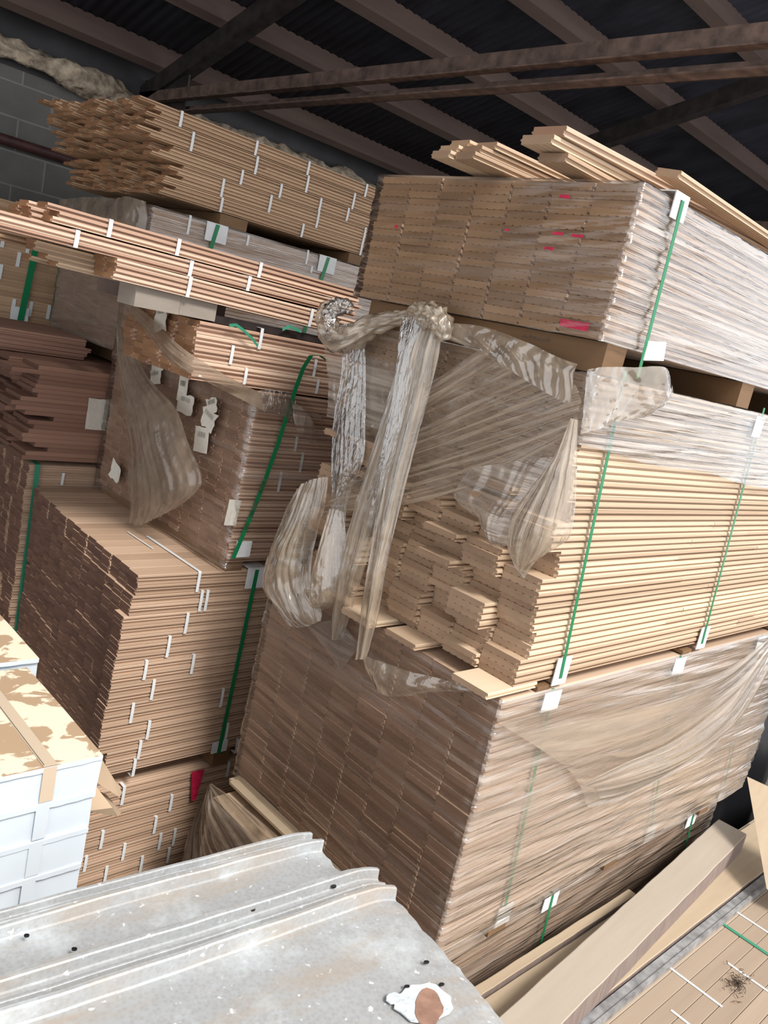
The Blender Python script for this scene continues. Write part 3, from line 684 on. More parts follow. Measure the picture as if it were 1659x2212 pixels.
# ragged reddish planks left of the labelled stack
o8 = (1.44, 3.66, -.885)
def st8(c, r, R=random.Random(88)): return R.uniform(-.07, .05)+.05*math.sin(r*.9+c)
L8 = pack('board_pile', 'ragged reddish boards, ends stepped in and out, left of the labelled wrapped stack', 'board pile', o8, 1.9, 5, .19, 21, .0205, ['red', 'tan_end'], st8, keep=70, joints=.5, deep=.003)
label(L8, o8, AY(209, 895, 3.655), .085, .125, .03, False, face='y', seed=9)
o8b = (1.33, 4.05, -.45)
L8b = pack('flooring_stack', 'low dark strip stack under the far green-strapped stack at left', 'flooring stack', o8b, .5, 6, .10, 5, .02, ['red', 'tan_end'], blockstag(5, .04, 91), keep=10, joints=.2)
o8c = (1.3, 4.95, -.62)
L8c = pack('flooring_stack', 'dark strip stack at the back with white bands, below the green-strapped stack', 'flooring stack', o8c, 2.0, 6, .15, 6, .0185, ['red', 'tan_end'], blockstag(9, .02, 92), keep=20, joints=.2)
bands(L8c, o8c, 4.95, [(45, 738, 769), (183, 763, 781)], wid=.02)

o7 = (1.46, 3.68, -1.74)
L7 = pack('flooring_stack', 'dark shaded strip flooring stack with green straps, behind the bare-topped stack', 'flooring stack', o7, 2.0, 14, .078, 42, .0197, ['tan', 'tan_end'], blockstag(42, .008, 95, .002), keep=96, deep=.009, flipalt=True, joints=.1)
bands(L7, o7, 3.68, [(137, 1022, 1047)])
a = AY(64, 1000, 3.66)
strap(L7, (.035, .832), (.035, .01), wid=.024, y=-.012, matn='green_pale', over=.06)
mb = MB(); mb.ribbon([(-.03, .45, .835), (-.035, .45, .82), (-.03, .47, .4), (-.02, .47, .02)], (0, 1, 0), .03, .001); mb.obj('strap', 'green_pale', L7)
o7b = (1.44, 3.70, -2.56)
L7b = pack('flooring_stack', 'bottom strip flooring stack in the dark gap behind the white cartons', 'flooring stack', o7b, 2.0, 14, .078, 40, .0195, ['tan', 'tan_end'], blockstag(40, .012, 96), keep=40, deep=.009, joints=0)
skids(L7b, (.1, .9), .09, -.09, 0, 1.05)

# far green-strapped stack
o9 = (.9, 5.0, -.43)
L9 = pack('flooring_stack', 'far green-strapped strip stack at the left edge, against the block wall', 'flooring stack', o9, 2.4, 10, .1, 36, .0193, ['gold', 'gold_end'], blockstag(36, .01, 97), keep=60, deep=.007, joints=.4)
bands(L9, o9, 5.0, [(22, 468, 482), (8, 508, 534), (62, 524, 546), (42, 545, 576), (3, 571, 602), (75, 554, 583), (60, 618, 649), (31, 646, 677), (68, 652, 683), (107, 659, 689)], wid=.02)
a = AY(78, 530, 5.0); b_ = AY(34, 722, 5.0)
strap(L9, (a.x-.9, a.z+.43+.1), (b_.x-.9, -.01), wid=.036, y=-.03, over=.1); cap(L9, (b_.x-.9+.0, .075), .10, .11, -.02); 
a = AY(82, 452, 5.0); cap(L9, (a.x-.9-.02, .66), .06, .08, -.01); cap(L9, (a.x-.9+.09, .64), .05, .08, -.01)
skids(L9, (.3, 1.3), .09, -.07, 0, .95)
o10 = (1.3, 4.95, -2.56)
L10 = pack('flooring_stack', 'hidden lower strip stack against the wall at the far left', 'flooring stack', o10, 2.0, 6, .16, 46, .042, ['tan', 'tan_end'], blockstag(46, .01, 98), keep=10, joints=0)
skids(L10, (.1, .9), .09, -.09, 0, .95)

# ------------------------------------------------------------ loose film on the second pack and around
PX = lambda d=0: (lambda u, v: AX(u, v, 1.755-d))
PYF = lambda d=0: (lambda u, v: AY(u, v, 1.10-d))
NX = (-1, 0, 0); NY = (0, -1, 0)
def film_thing(o, label): return tag(o, label, 'plastic film')
# taut diagonal film
film_thing(drape('torn_film', [
    [(870, 880, .01), (922, 838, .01), (975, 800, .01), (1028, 761, .01), (1080, 722, .02)],
    [(840, 945, .01), (930, 905, .01), (1020, 862, .01), (1110, 820, .01), (1205, 782, .02)],
    [(800, 1005, .02), (914, 972, .01), (1028, 932, .01), (1142, 890, .01), (1256, 850, .01)],
    [(740, 1065, .02), (868, 1030, .01), (996, 992, .01), (1124, 948, .01), (1252, 902, .01)],
    [(690, 1114, .02), (850, 1098, .02), (1000, 1062, .02), (1130, 1008, .01), (1243, 945, .01)]],
    PX(.004), NX, 'stretch', 110, 110, .007, 10, .004, 12, 5., fdir=1), 'dusty film pulled tight in a diagonal fan across the ends of the pale pack')
# film laid over upper edge and folded
film_thing(drape('torn_film', [
    [(950, 700, .03), (1050, 708, .03), (1150, 742, .03), (1220, 775, .03), (1262, 790, .03)],
    [(960, 725, .035), (1050, 735, .035), (1140, 770, .035), (1210, 800, .035), (1256, 815, .035)],
    [(1045, 760, .03), (1110, 800, .03), (1160, 830, .03), (1210, 860, .03), (1250, 880, .03)]],
    PX(.0), NX, 'loose', 80, 40, .004, 5, .007, 16, 9.), 'milky film folded over the top edge of the pale pack, right of the knot')
# band round the front corner with bunched end
film_thing(drape('torn_film', [
    [(1258, 795, .01), (1300, 790, .015), (1350, 790, .02), (1395, 785, .05), (1428, 810, .02)],
    [(1256, 830, .01), (1300, 835, .015), (1350, 835, .02), (1395, 830, .06), (1430, 840, .03)],
    [(1252, 880, .01), (1295, 885, .015), (1345, 875, .02), (1390, 865, .05), (1420, 865, .02)],
    [(1246, 935, .01), (1280, 925, .012), (1330, 905, .015), (1375, 895, .03), (1395, 890, .01)]],
    PYF(.0), NY, 'loose', 70, 50, .003, 4, .014, 22, 2.), 'crumpled film bunched round the front corner of the pale pack')
# the big hanging twist
def twist(cen, wid, label, matn='strand', seed=1., fold=.014, nf=4., x=1.72, nv=110, nu=36, cr_=.006):
    rows = []
    for (u, v, o), w_ in zip(cen, wid): rows.append([(u-w_/2, v, o-.01), (u-w_/4, v, o+.012), (u, v, o+.0), (u+w_/4, v, o+.014), (u+w_/2, v, o-.01)])
    return film_thing(drape('hanging_film', rows, lambda u, v: AX(u, v, x), NX, matn, nu, nv, fold, nf, cr_, 24, seed), label)
twist([(925, 690, .0), (905, 760, .02), (880, 850, .02), (850, 950, .02), (815, 1060, .02), (785, 1160, .02), (762, 1250, .02), (740, 1330, .01), (728, 1382, .0)], [40, 56, 60, 62, 60, 58, 50, 34, 14], 'long hanging twist of dusty film, left tail, hanging from the knot', seed=1., cr_=.008)
twist([(945, 690, .02), (935, 760, .04), (915, 850, .04), (890, 950, .04), (865, 1060, .04), (845, 1160, .04), (828, 1250, .04), (808, 1340, .03), (790, 1422, .02)], [40, 56, 58, 56, 48, 40, 34, 30, 14], 'long hanging twist of dusty film, right tail, reaching the wrapped pack below', seed=4.)
twist([(912, 692, .04), (905, 780, .06), (890, 880, .06), (868, 980, .06), (842, 1080, .05), (818, 1160, .03)], [50, 34, 30, 26, 20, 10], 'narrow glossy strip of film in front of the hanging twist', 'loose_clear', 6., .01, 3)
# knot and roll along the top
def tube_film(pts, rr, label, matn='strand', seed=0., amp=.35):
    pts = [Vector(p) for p in pts]; n = 36; m_ = 90; vs = []; pa = None
    for i in range(m_+1):
        t = i/m_; p = cr(pts, t); d = (cr(pts, min(1, t+.02))-cr(pts, max(0, t-.02))).normalized()
        a = d.orthogonal().normalized() if pa is None else (pa-d*pa.dot(d)).normalized(); pa = a; c = d.cross(a)
        r_ = cr([Vector((q, 0, 0)) for q in rr], t).x
        for k in range(n):
            th = 6.283*k/n+.8*t; f = r_*1.15*(1+amp*(abs(math.sin(th*3+t*5+seed))-.6)*1.1+amp*1.5*nse(math.cos(th)*3+seed, math.sin(th)*3, t*14)+amp*.25*nse(math.cos(th)*5+seed, math.sin(th)*5, t*22))
            vs.append(p+a*f*math.cos(th)+c*f*math.sin(th))
    fs = [(i*n+k, i*n+(k+1) % n, (i+1)*n+(k+1) % n, (i+1)*n+k) for i in range(m_) for k in range(n)]
    o = link('gathered_film', vs, fs, matn, smooth=True); uvl = o.data.uv_layers.new(name='film'); q = []
    for i in range(m_):
        for k in range(n):
            for a, b_ in ((i, k), (i, k+1), (i+1, k+1), (i+1, k)): q += [b_/n, a/m_]
    uvl.data.foreach_set('uv', q)
    return film_thing(o, label)
A_ = lambda u, v, x=1.73: AX(u, v, x)
tube_film([A_(740, 665), A_(712, 672, 1.72), A_(706, 700, 1.71), A_(722, 732, 1.71), A_(760, 728, 1.72), A_(800, 705, 1.73), A_(850, 690, 1.74), A_(885, 682, 1.75)], [.014, .026, .028, .03, .03, .026, .02, .012], 'looped roll of film at the far top corner of the pale pack', seed=2.)
tube_film([A_(760, 668, 1.74), A_(735, 660, 1.73), A_(712, 680, 1.70), A_(716, 722, 1.69)], [.012, .02, .018, .01], 'shiny crinkled film end at the far top corner of the pale pack', 'loose_clear', 5.)
tube_film([A_(885, 690, 1.72), A_(900, 680, 1.70), A_(930, 682, 1.69), A_(955, 700, 1.69), A_(962, 735, 1.70)], [.012, .026, .028, .024, .012], 'knot of gathered film at the top of the hanging twist', seed=7., amp=.30)
# right hanging drop
film_thing(drape('hanging_film', [
    [(1236, 905, .0), (1240, 905, .01), (1244, 906, .01), (1250, 908, 0)],
    [(1205, 975, .0), (1220, 980, .03), (1236, 980, .03), (1247, 980, 0)],
    [(1150, 1050, .0), (1185, 1065, .04), (1222, 1065, .04), (1246, 1060, 0)],
    [(1105, 1110, .0), (1155, 1140, .05), (1205, 1140, .05), (1240, 1120, .0)],
    [(1095, 1165, .0), (1135, 1195, .04), (1180, 1195, .04), (1228, 1165, .0)],
    [(1110, 1215, .0), (1125, 1225, .01), (1140, 1230, .01), (1165, 1205, .0)],
    [(1128, 1245, .0), (1131, 1247, .0), (1134, 1247, .0), (1138, 1240, .0)]],
    lambda u, v: AX(u, v, 1.725), NX, 'strand', 60, 80, .006, 4, .010, 20, 11.), 'pear-shaped pouch of film hanging at the front corner of the pale pack')
film_thing(drape('hanging_film', [
    [(1020, 1010, .0), (1090, 1000, .0), (1160, 990, .0), (1215, 985, .0)],
    [(980, 1070, .0), (1060, 1070, .01), (1120, 1060, .01), (1170, 1050, .0)],
    [(1030, 1120, .0), (1060, 1120, .03), (1090, 1120, .03), (1130, 1100, .0)],
    [(1048, 1160, .0), (1068, 1165, .03), (1088, 1168, .03), (1105, 1155, .0)],
    [(1068, 1180, .0), (1075, 1184, .01), (1085, 1184, .01), (1095, 1178, .0)]],
    lambda u, v: AX(u, v, 1.735), NX, 'wrap_dusty', 50, 50, .004, 3, .008, 20, 13.), 'thin film sagging in a small round pocket over the bare board ends')
# left clump
film_thing(drape('hanging_film', [
    [(640, 1062, .0), (665, 1045, .02), (690, 1035, .02), (712, 1030, 0)],
    [(615, 1110, .0), (650, 1120, .05), (680, 1110, .05), (700, 1100, .0)],
    [(585, 1190, .0), (620, 1195, .06), (655, 1190, .06), (680, 1180, .0)],
    [(568, 1260, .0), (610, 1270, .06), (645, 1270, .05), (672, 1260, .0)],
    [(598, 1310, .0), (630, 1320, .04), (660, 1325, .04), (690, 1310, .0)],
    [(622, 1350, .0), (645, 1355, .01), (670, 1352, .01), (695, 1340, .0)]],
    lambda u, v: AX(u, v, 1.71), NX, 'strand', 60, 80, .009, 4, .014, 16, 17.), 'big crumpled clump of film hanging at the far corner of the pale pack')
film_thing(drape('hanging_film', [
    [(712, 1100, .0), (722, 1100, .02), (735, 1100, .02), (742, 1105, 0)],
    [(700, 1160, .0), (715, 1160, .04), (732, 1160, .04), (748, 1160, 0)],
    [(678, 1230, .0), (700, 1240, .05), (725, 1240, .05), (745, 1235, 0)],
    [(675, 1290, .0), (695, 1300, .05), (715, 1300, .05), (728, 1290, 0)],
    [(682, 1312, .0), (692, 1316, .01), (708, 1316, .01), (720, 1308, 0)]],
    lambda u, v: AX(u, v, 1.70), NX, 'loose', 40, 60, .004, 3, .008, 30, 19.), 'small rounded bag of film between the clump and the hanging twist')
film_thing(drape('hanging_film', [
    [(735, 700, .0), (752, 700, .01), (770, 700, .01), (785, 705, 0)],
    [(738, 800, .0), (755, 800, .01), (775, 800, .01), (790, 800, 0)],
    [(722, 900, .0), (745, 900, .02), (770, 900, .02), (790, 900, 0)],
    [(716, 1000, .0), (740, 1010, .02), (765, 1010, .02), (785, 990, 0)],
    [(715, 1100, .0), (725, 1110, .01), (735, 1110, .01), (748, 1100, 0)],
    [(690, 1300, .0), (705, 1300, .01), (730, 1300, .01), (745, 1290, 0)]],
    lambda u, v: AX(u, v, 1.745), NX, 'loose_clear', 50, 110, .006, 8, .004, 30, 23.), 'crinkled clear strip of film running down the far side of the pale pack')
film_thing(drape('torn_film', [
    [(700, 745, .0), (780, 765, .0), (860, 785, .0), (940, 800, 0)],
    [(710, 830, .0), (780, 850, .0), (850, 860, .0), (905, 870, 0)],
    [(705, 900, .0), (770, 915, .0), (830, 930, .0), (880, 930, 0)]],
    lambda u, v: AX(u, v, 1.76), NX, 'wrap_dusty', 60, 50, .003, 5, .004, 14, 29.), 'thin dusty film over the far upper board ends of the pale pack')
# flaps on the large wrapped pack
film_thing(drape('torn_film', [
    [(792, 1412, .02), (850, 1430, .03), (920, 1452, .03), (1000, 1472, .02), (1062, 1490, .01)],
    [(800, 1440, .02), (850, 1470, .04), (920, 1480, .04), (985, 1488, .02), (1050, 1494, .01)],
    [(815, 1485, .01), (850, 1500, .03), (900, 1500, .03), (960, 1492, .02), (1040, 1496, .01)]],
    lambda u, v: AX(u, v, 1.72), NX, 'loose', 70, 36, .004, 3, .006, 16, 31.), 'tan film flap sagging along the top edge of the large wrapped pack')
film_thing(drape('torn_film', [
    [(655, 1345, .0), (700, 1342, .01), (740, 1345, .01), (778, 1395, .0)],
    [(690, 1385, .0), (715, 1385, .01), (745, 1390, .01), (768, 1408, .0)],
    [(733, 1446, .0), (735, 1447, .0), (737, 1447, .0), (740, 1445, .0)]],
    lambda u, v: AX(u, v, 1.725), NX, 'wrap_grey', 40, 30, .002, 2, .003, 16, 37.), 'grey triangle of film hanging over the far end of the large wrapped pack')
# swath across its front
film_thing(drape('torn_film', [
    [(1655, 1368, .02), (1560, 1440, .02), (1450, 1475, .015), (1300, 1500, .01), (1180, 1530, .0), (1075, 1560, .0)],
    [(1655, 1400, .02), (1590, 1480, .035), (1500, 1560, .03), (1390, 1630, .02), (1290, 1660, .01), (1230, 1665, .0)],
    [(1650, 1430, .01), (1590, 1530, .02), (1520, 1610, .03), (1430, 1670, .02), (1340, 1720, .01), (1270, 1745, .0)]],
    lambda u, v: AY(u, v, 1.095), NY, 'swath', 110, 60, .006, 3, .006, 9, 41., fdir=1), 'loose swath of film sagging diagonally across the front of the large wrapped pack')
film_thing(drape('torn_film', [
    [(1648, 1385, .03), (1600, 1450, .03), (1540, 1520, .03), (1440, 1590, .03), (1340, 1640, .02), (1250, 1690, .01)],
    [(1652, 1400, .05), (1605, 1475, .06), (1550, 1550, .06), (1460, 1620, .05), (1360, 1665, .04), (1280, 1700, .01)],
    [(1652, 1420, .03), (1600, 1510, .03), (1530, 1590, .03), (1440, 1655, .03), (1350, 1700, .02), (1290, 1720, .01)]],
    lambda u, v: AY(u, v, 1.095), NY, 'swath', 90, 30, .004, 2, .005, 10, 43., fdir=1), 'rope-like fold of tan film across the front of the large wrapped pack')

# film fan hanging from the labelled stack
film_thing(drape('hanging_film', [
    [(253, 700, .0), (258, 700, .0), (262, 705, .0), (268, 712, .0)],
    [(255, 790, .0), (275, 795, .03), (295, 800, .03), (318, 812, .0)],
    [(268, 880, .0), (305, 885, .04), (345, 885, .04), (378, 880, .0)],
    [(280, 960, .0), (325, 965, .05), (365, 960, .05), (405, 950, .0)],
    [(278, 1040, .0), (330, 1050, .04), (385, 1040, .04), (438, 1030, .0)],
    [(282, 1100, .0), (330, 1100, .03), (380, 1085, .03), (425, 1062, .0)],
    [(275, 1130, .0), (310, 1135, .02), (350, 1118, .02), (385, 1095, .0)]],
    lambda u, v: AX(u, v, 1.66), NX, 'dirty', 70, 90, .006, 5, .008, 18, 47.), 'dirty brown sheet of film hanging in a widening fan beside the labelled stack')
film_thing(drape('torn_film', [
    [(262, 640, .0), (320, 680, .0), (390, 745, .01), (470, 795, .02), (560, 845, .01), (632, 868, 0)],
    [(265, 655, .0), (320, 700, .01), (385, 770, .02), (450, 815, .02), (530, 850, .02), (610, 880, 0)],
    [(268, 665, .0), (315, 715, .0), (370, 780, .01), (425, 812, .01), (500, 850, .01), (572, 888, 0)]],
    lambda u, v: AX(u, v, 1.455).lerp(AY(u, v, 2.44), min(1, max(0, (u-420)/60))), NX, 'dirty', 90, 30, .004, 3, .006, 16, 53., fdir=1), 'narrow film strip stretched down across the label-covered end to the front corner')
film_thing(drape('torn_film', [
    [(560, 842, .0), (590, 842, .01), (625, 850, .01), (645, 880, .0)],
    [(565, 865, .0), (590, 868, .015), (615, 875, .015), (640, 905, .0)],
    [(568, 890, .0), (590, 890, .005), (615, 900, .005), (632, 920, .0)]],
    lambda u, v: AY(u, v, 2.445), NY, 'loose_clear', 50, 40, .003, 5, .012, 40, 59.), 'shiny crinkled film on the front corner of the labelled stack, by the green strap')
film_thing(drape('torn_film', [
    [(632, 868, .0), (650, 880, .01), (670, 905, .01), (686, 940, .0)],
    [(634, 900, .0), (650, 915, .01), (666, 935, .01), (682, 955, .0)],
    [(640, 930, .0), (652, 940, .005), (662, 950, .005), (680, 962, .0)]],
    lambda u, v: AY(u, v, 2.43), NY, 'wrap_dusty', 30, 30, .003, 3, .003, 20, 61.), 'thin triangular film flap right of the green strap')

# peaked film over the low pack behind the metal sheet
film_thing(drape('torn_film', [
    [(457, 1692, .0), (456, 1694, .0), (455, 1696, .0), (454, 1697, .0), (453, 1698, .0)],
    [(500, 1720, .0), (478, 1740, .01), (455, 1750, .02), (438, 1745, .0), (430, 1740, .0)],
    [(590, 1800, .0), (530, 1810, .01), (470, 1810, .02), (425, 1800, .0), (410, 1795, .0)],
    [(660, 1860, .0), (590, 1880, .01), (500, 1880, .01), (425, 1870, .0), (395, 1850, .0)],
    [(700, 1930, .0), (600, 1950, .0), (500, 1950, .0), (420, 1940, .0), (380, 1900, .0)]],
    lambda u, v: AX(u, v, 1.60), NX, 'dirty', 90, 60, .012, 7, .006, 14, 67.), 'brown film draped in a peak over the end of the lowest wrapped pack')

# ------------------------------------------------------------ cartons at the lower left
def carton(x0, x1, y0, y1, z0, z1, label, group, top=False, dx=0., seed=1):
    t = thing('carton', label, 'carton', (x0, y0, z0), group); W, D, Hh = x1-x0, y1-y0, z1-z0; g = .003
    R = random.Random(seed)
    def j(): return R.uniform(-.004, .004)
    mb = MB(); e = [j() for _ in range(8)]
    mb.hexa([(e[0], e[1], 0), (W+e[2], e[3], 0), (W, D, 0), (0, D, 0), (e[4], e[1], Hh-g), (W+e[5], e[3], Hh-g), (W, D, Hh-g), (0, D, Hh-g)], [0, 1, 0, 1, 0, 1])
    mb.obj('carton_body', ['white_card', 'kraft'], t)
    # lid: front and back flaps wavy at the cut edge
    vs = []; n = 40
    for i in range(n+1):
        x = W*i/n; q = .003*nse(x*30, seed, 0)
        vs += [(x, -.003, Hh-.010+q), (x, -.004, Hh), (x, D*.5, Hh+.0015), (x, D+.002, Hh)]
    fs = [(i*4+k, (i+1)*4+k, (i+1)*4+k+1, i*4+k+1) for i in range(n) for k in range(3)]
    o = link('lid', vs, fs, ['white_card', 'torn' if top else 'white_card'], t, [0, 1, 1]*n); s_ = o.modifiers.new('t', 'SOLIDIFY'); s_.thickness = .003; s_.offset = 1
    mb = MB(); xs_ = W-.135
    mb.box((xs_, -.0062, Hh-.085), (xs_+.03, -.0050, Hh+.0005))
    if top: mb.box((xs_, -.0055, Hh+.0035), (xs_+.03, D, Hh+.0046))
    mb.obj('tape', 'tape_tan' if top else 'tape', t)
    if top:
        mb = MB(); mb.box((xs_+.002, .0, Hh+.0046), (xs_+.0035, D, Hh+.0052)); mb.obj('seam', 'ink', t)
    return t
GC = 'white-sided cartons stacked at the left'
zt = -1.055; hh = .0935
clab = ['topmost front carton with a torn brown cardboard top', 'second carton from the top of the front white stack', 'third carton from the top of the front white stack, perforated edge', 'fourth carton from the top of the front white stack', 'fifth carton from the top of the front white stack, just above the metal sheet', 'lowest carton of the front white stack, hidden by the metal sheet']
for i in range(6):
    o = carton(.42, .856-.004*i, 1.54, 2.0, zt-hh*(i+1), zt-hh*i-.002, clab[i], GC, i == 0, seed=i+2)
clab2 = ['torn-topped carton of the rear stack, behind the front cartons at the left edge', 'carton under the rear torn-topped one', 'third carton down in the rear stack']
for i in range(3):
    carton(.50, .895, 2.03, 2.5-.02, -1.043-hh*(i+1), -1.043-hh*i-.002, clab2[i], GC, i == 0, seed=i+20)
# crushed flaps sticking out between
mb = MB()
P1 = [AY(219, 1638, 1.60), AY(264, 1712, 1.60), AY(258, 1722, 1.58), AY(208, 1690, 1.60)]
mb.add(P1+[p+Vector((.0, .10, .0)) for p in P1], [(0, 1, 2, 3), (0, 4, 5, 1), (1, 5, 6, 2), (3, 7, 4, 0), (2, 6, 7, 3), (7, 6, 5, 4)])
P2 = [AY(207, 1698, 1.59), AY(243, 1745, 1.56), AY(262, 1755, 1.57), AY(255, 1764, 1.57), AY(188, 1752, 1.57), AY(190, 1744, 1.57)]
P2b = [p+Vector((.0, .08, .0)) for p in P2]
mb.add(P2+P2b, [(0, 1, 4, 5), (1, 2, 3, 4), (0, 6, 7, 1), (1, 7, 8, 2), (2, 8, 9, 3), (3, 9, 10, 4), (11, 10, 9, 8, 7, 6), (5, 11, 6, 0), (4, 10, 11, 5)])
tag(mb.obj('cardboard_flap', 'kraft'), 'crushed brown cardboard flaps sticking out right of the front cartons', 'cardboard')
# what they stand on
o = pack('board_pile', 'board pile the front cartons stand on, behind the metal sheets', 'board pile', (.36, 1.53, FZ+.0), .55, 4, .125, 24, .0198*2.18, ['brown', 'brown_end'], blockstag(24, .005, 301), keep=10, joints=0)
o = pack('board_pile', 'board pile under the rear cartons', 'board pile', (.46, 2.04, FZ+.0), .45, 3, .14, 30, .0439, ['brown', 'brown_end'], blockstag(30, .005, 302), keep=10, joints=0)

# ------------------------------------------------------------ galvanized roofing sheets in the foreground
def roofsheet(org, ang, Lx, W, ribs, label, seed, tilt=0., curl=.0):
    """ribbed steel sheet: flat pans with narrow upstanding seams, far ragged end at +x"""
    t = thing('metal_sheet', label, 'metal sheet', org, 'galvanized sheets in the foreground', ang); t.rotation_euler = (tilt, 0, ang)
    ys = {}; yy = 0
    while yy < W: ys[round(yy, 4)] = 0.; yy += .012
    ys[W] = 0.
    for (r, hgt, wd) in ribs:
        for y in list(ys):
            if abs(y-r) < wd*1.25: del ys[y]
        for dy_, f in ((-1.2, 0), (-.8, .08), (-.55, .9), (-.3, 1), (.3, 1), (.55, .9), (.8, .08), (1.2, 0)): ys[round(r+dy_*wd, 5)] = hgt*f
    ys = sorted(ys.items()); n = 90; vs = []
    for i in range(n+1):
        tx = i/n
        for y, hz in ys:
            end = Lx-.035*max(0, (W-y)/W-.35)**1.3*3*curl-.012*abs(nse(y*22, seed, 1))-.006*abs(nse(y*70, seed, 2))
            x = end*tx
            z = hz*(1+.1*nse(x*8, y*5, seed))+.007*nse(x*2.5, y*3, seed)+.0020*nse(x*12, y*12, seed)
            dx = max(0, x-(end-.07)); z -= .22*dx*dx/.07*(1 if curl else .5)
            vs.append((x, y, z))
    m_ = len(ys); fs = [(i*m_+k, (i+1)*m_+k, (i+1)*m_+k+1, i*m_+k+1) for i in range(n) for k in range(m_-1)]
    o = link('sheet', vs, fs, 'galv', t); s_ = o.modifiers.new('t', 'SOLIDIFY'); s_.thickness = .0009; s_.offset = 0
    return t
S2 = roofsheet((.10, .36, -1.118), -.095, 1.075, .76, [(.664, .030, .010), (.698, .010, .006), (.730, .022, .009), (.20, .007, .03)], 'large rusty-spotted galvanized sheet filling the bottom left foreground', 3, curl=1)
S1 = roofsheet((.10, .90, -1.128), -.09, 1.07, .375, [(.362, .014, .008), (.318, .024, .010), (.342, .008, .005)], 'galvanized sheet strip showing behind the front sheet, beside the cartons', 5)
def spot(root, pts, z, matn, name):
    vs = [(x, y, z) for x, y in pts]+[(x, y, z-.003) for x, y in pts]; n = len(pts)
    return link(name, vs, [tuple(range(n))]+[(i, n+i, n+(i+1) % n, (i+1) % n) for i in range(n)], matn, root)
def onsheet(root, u, v, z=-1.112):
    p = AZ(u, v, z); return root.matrix_basis.inverted() @ p
bpy.context.view_layer.update()
def blob(root, u, v, ru, rv, matn, name, seed, dz=.004):
    R = random.Random(seed); c = onsheet(root, u, v); e1 = onsheet(root, u+ru, v); e2 = onsheet(root, u, v+rv); pts = []
    for i in range(22):
        a = 6.283*i/22; k_ = 1+R.uniform(-.08, .08)
        p = c+(e1-c)*math.cos(a)*k_+(e2-c)*math.sin(a)*k_; pts.append((p.x, p.y))
    return spot(root, pts, c.z+dz, matn, name)
blob(S2, 915, 2168, 62, 42, 'corr_white', 'corrosion_patch', 1, .0035); blob(S2, 925, 2180, 30, 42, 'rust', 'rust_patch', 2, .0048); blob(S2, 850, 2160, 16, 12, 'corr_white', 'corrosion_patch', 3, .0045)
for k_, (u, v) in enumerate([(545, 1968), (160, 2054), (920, 2082), (878, 2135), (953, 2130), (720, 2133 - 215), (57, 2025)]):
    blob(S2 if v > 1960 and u != 57 else S2, u, v, 6, 3, 'black_fill', 'screw_hole', 60+k_, .0052)
# seat under the sheets
pack('board_pile', 'board pile under the galvanized sheets', 'board pile', (.15, .45, FZ), .80, 4, .15, 30, .0495, ['brown', 'brown_end'], blockstag(30, .005, 303), keep=10, joints=0)

# ------------------------------------------------------------ timbers and low stack at the lower right
oS = (1.6, -.36, -2.56)
RS = pack('flooring_stack', 'low strip flooring stack at the lower right with its bare top showing, green strap across', 'flooring stack', oS, 3.9, 25, .058, 30, .0205, ['dusty', 'brown_end'], blockstag(24, .01, 400), keep=4, joints=0)
# the top course as parts of its own
for c in range(25):
    cuts = [0, rnd.uniform(.9, 2.9), 3.9]
    for a, b_ in zip(cuts[:-1], cuts[1:]):
        mb = MB(); board(mb, a, b_-.003, c*.058, 30*.0205, .0565, .0205, .004); mb.obj('board', ['dusty', 'brown_end'], RS)
skids(RS, (.3, 1.8, 3.3), .09, -.09, 0, 1.2)
zs = 31*.0205+.001
for (u1, v1, u2, v2) in [(1436, 2080, 1500, 2130), (1588, 1966, 1659, 2012), (1572, 2078, 1659, 2150), (1450, 2180, 1490, 2212)]:
    a = AZ(u1, v1, -1.92); b_ = AZ(u2, v2, -1.92); mb = MB(); mb.ribbon([(a.x-1.6, a.y+.36, zs), (a.x-1.6, b_.y+.36-.1, zs)], (1, 0, 0), .010, .001); mb.obj('band', 'band', RS)
a = AZ(1555, 1990, -1.92); mb = MB(); mb.ribbon([(a.x-1.6, a.y+.35, zs+.001), (a.x-1.6, -.004, zs+.001), (a.x-1.6, -.006, zs-.5)], (1, 0, 0), .016, .0012); mb.obj('strap', 'green_pale', RS)

def timber(a, b, wid, thk, label, name='timber', top='timber', side='timber_side', cat='timber', group=None, zt=0):
    a = Vector(a); b = Vector(b); d = (b-a).normalized(); n = Vector((0, 0, 1)).cross(d).normalized()*wid/2
    o = bpy.data.objects.new(name, None); COL.objects.link(o)
    COL.objects.unlink(o); bpy.data.objects.remove(o)
    Ln = (b-a).length; seg_ = 40; mb = MB(); vs = []
    for i in range(seg_+1):
        x = Ln*i/seg_; q = .0015*nse(x*6, wid*9, 1)
        for (yy, zz) in [(-wid/2, -thk), (wid/2, -thk), (wid/2, -.002), (wid/2-.003, 0), (-wid/2+.003, 0), (-wid/2, -.002)]:
            vs.append((x, yy+q+.0012*nse(x*20, yy*40, zz*40), zz+q))
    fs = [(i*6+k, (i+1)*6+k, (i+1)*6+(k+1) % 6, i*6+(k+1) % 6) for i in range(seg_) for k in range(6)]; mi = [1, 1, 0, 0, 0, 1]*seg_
    fs += [tuple(range(5, -1, -1)), tuple(seg_*6+k for k in range(6))]; mi += [1, 1]
    o = link(name, vs, fs, [top, side], None, mi, [rnd.random()*.6+.2]*len(fs)); o.location = a
    o.rotation_euler = d.to_track_quat('X', 'Z').to_euler(); return tag(o, label, cat, group)
timber((1.60, .853, -1.80), (3.74, 1.043, -1.80), .130, .095, 'thick square timber lying diagonally across the planks at the lower right')
timber((1.6, .962, -1.896), (4.12, .962, -1.896), .205, .027, 'wide weathered plank under the thick timber', 'plank', 'plank', 'timber_side', 'plank')
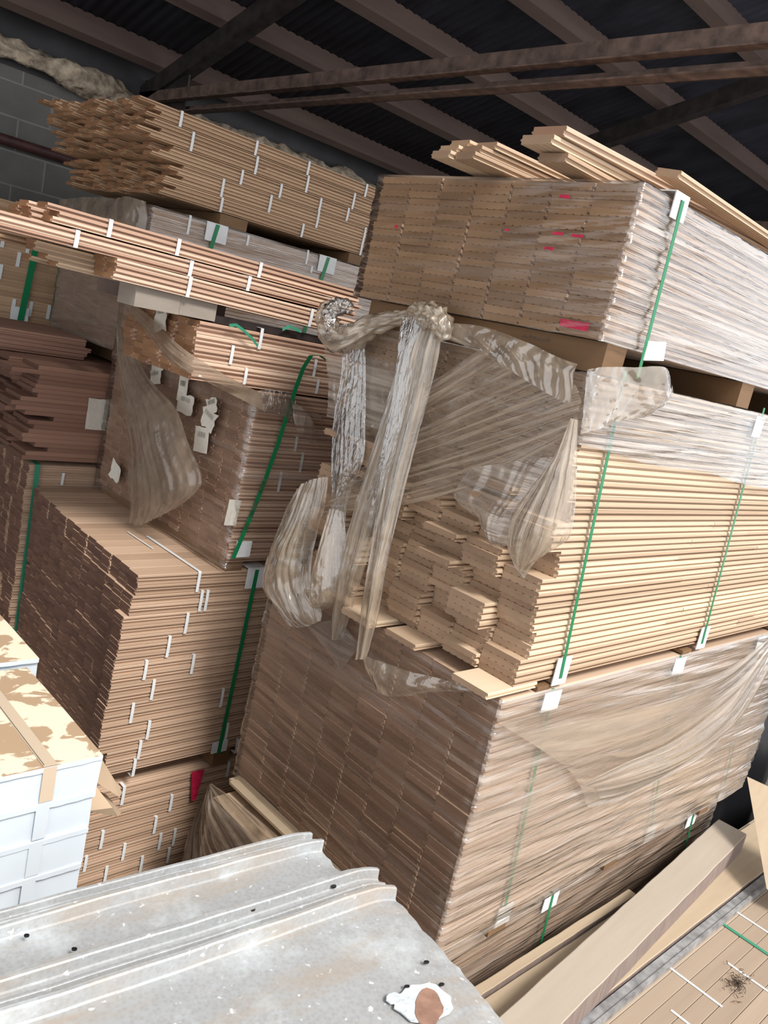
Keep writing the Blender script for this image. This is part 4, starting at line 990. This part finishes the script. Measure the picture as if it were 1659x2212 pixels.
timber((1.66, 1.088, -1.880), (2.95, 1.088, -1.880), .034, .043, 'pale narrow board edge beside the lowest wrapped pack', 'plank', 'plank', 'timber_side', 'plank')
# steel angle
mb = MB(); mb.box((1.7, .818, -1.923), (4.05, .852, -1.905)); mb.box((1.7, .808, -1.923), (4.05, .818, -1.897))
tag(mb.obj('steel_rail', 'rail'), 'grey steel rail lying along the edge of the wide plank', 'steel rail')
# leaning panel at the right edge
A = AX(1614, 1680, 3.7); B = AX(1656, 1920, 3.45)
mb = MB(); th_ = Vector((.012, .004, 0)); off = Vector((.12, -.42, -.02))
mb.hexa([B, B+off, B+off+th_, B+th_, A, A+off, A+off+th_, A+th_], 0, .8)
tag(mb.obj('plywood_panel', 'plank'), 'pale plywood panel leaning at the right edge', 'panel')
# bark shreds
mb = MB(); c = AZ(1592, 2125, -1.92); R = random.Random(5)
for k in range(130):
    a = R.uniform(0, 6.28); rr = abs(R.gauss(0, .05)); p = c+Vector((rr*math.cos(a)*1.0, rr*math.sin(a)*.5, R.uniform(0, .008))); q = p+Vector((R.uniform(-.014, .014), R.uniform(-.014, .014), R.uniform(-.002, .006)))
    mb.tube([p, p.lerp(q, .5)+Vector((0, 0, .002)), q], .0011, 4)
o = tag(mb.obj('bark_shreds', 'bark'), 'small heap of dark bark shreds on the bare low stack', 'debris'); o['kind'] = 'stuff'
# black heap added to stand in for the dark interior at the right
def lump(org, sx, sy, sz, seed, label):
    vs = []; n = 40; m_ = 20
    for j in range(m_+1):
        ph = math.pi/2*j/m_
        for i in range(n):
            th_ = 6.283*i/n; r_ = 1+.18*nse(math.cos(th_)*2+seed, math.sin(th_)*2, ph*2)+.05*nse(math.cos(th_)*7+seed, math.sin(th_)*7, ph*6)
            c_, s_ = math.cos(th_), math.sin(th_); k_ = (abs(c_)**4+abs(s_)**4)**-.25
            vs.append((sx*r_*c_*k_*math.cos(ph)**.5, sy*r_*s_*k_*math.cos(ph)**.5, sz*math.sin(ph)*r_))
    fs = [(j*n+i, j*n+(i+1) % n, (j+1)*n+(i+1) % n, (j+1)*n+i) for j in range(m_) for i in range(n)]
    tag(link('dark_filler', vs, fs, 'black_fill', smooth=True, loc=org), label, 'covered heap', 'dark covered heaps')
lump((5.0, 1.9, FZ), .55, .55, 1.75, 1, 'dark plastic-covered heap just right of the large wrapped pack')

# ------------------------------------------------------------ lift everything to floor height
for o in list(COL.objects):
    if o.parent is None and o.type in {'MESH', 'EMPTY'}: o.location.z += H
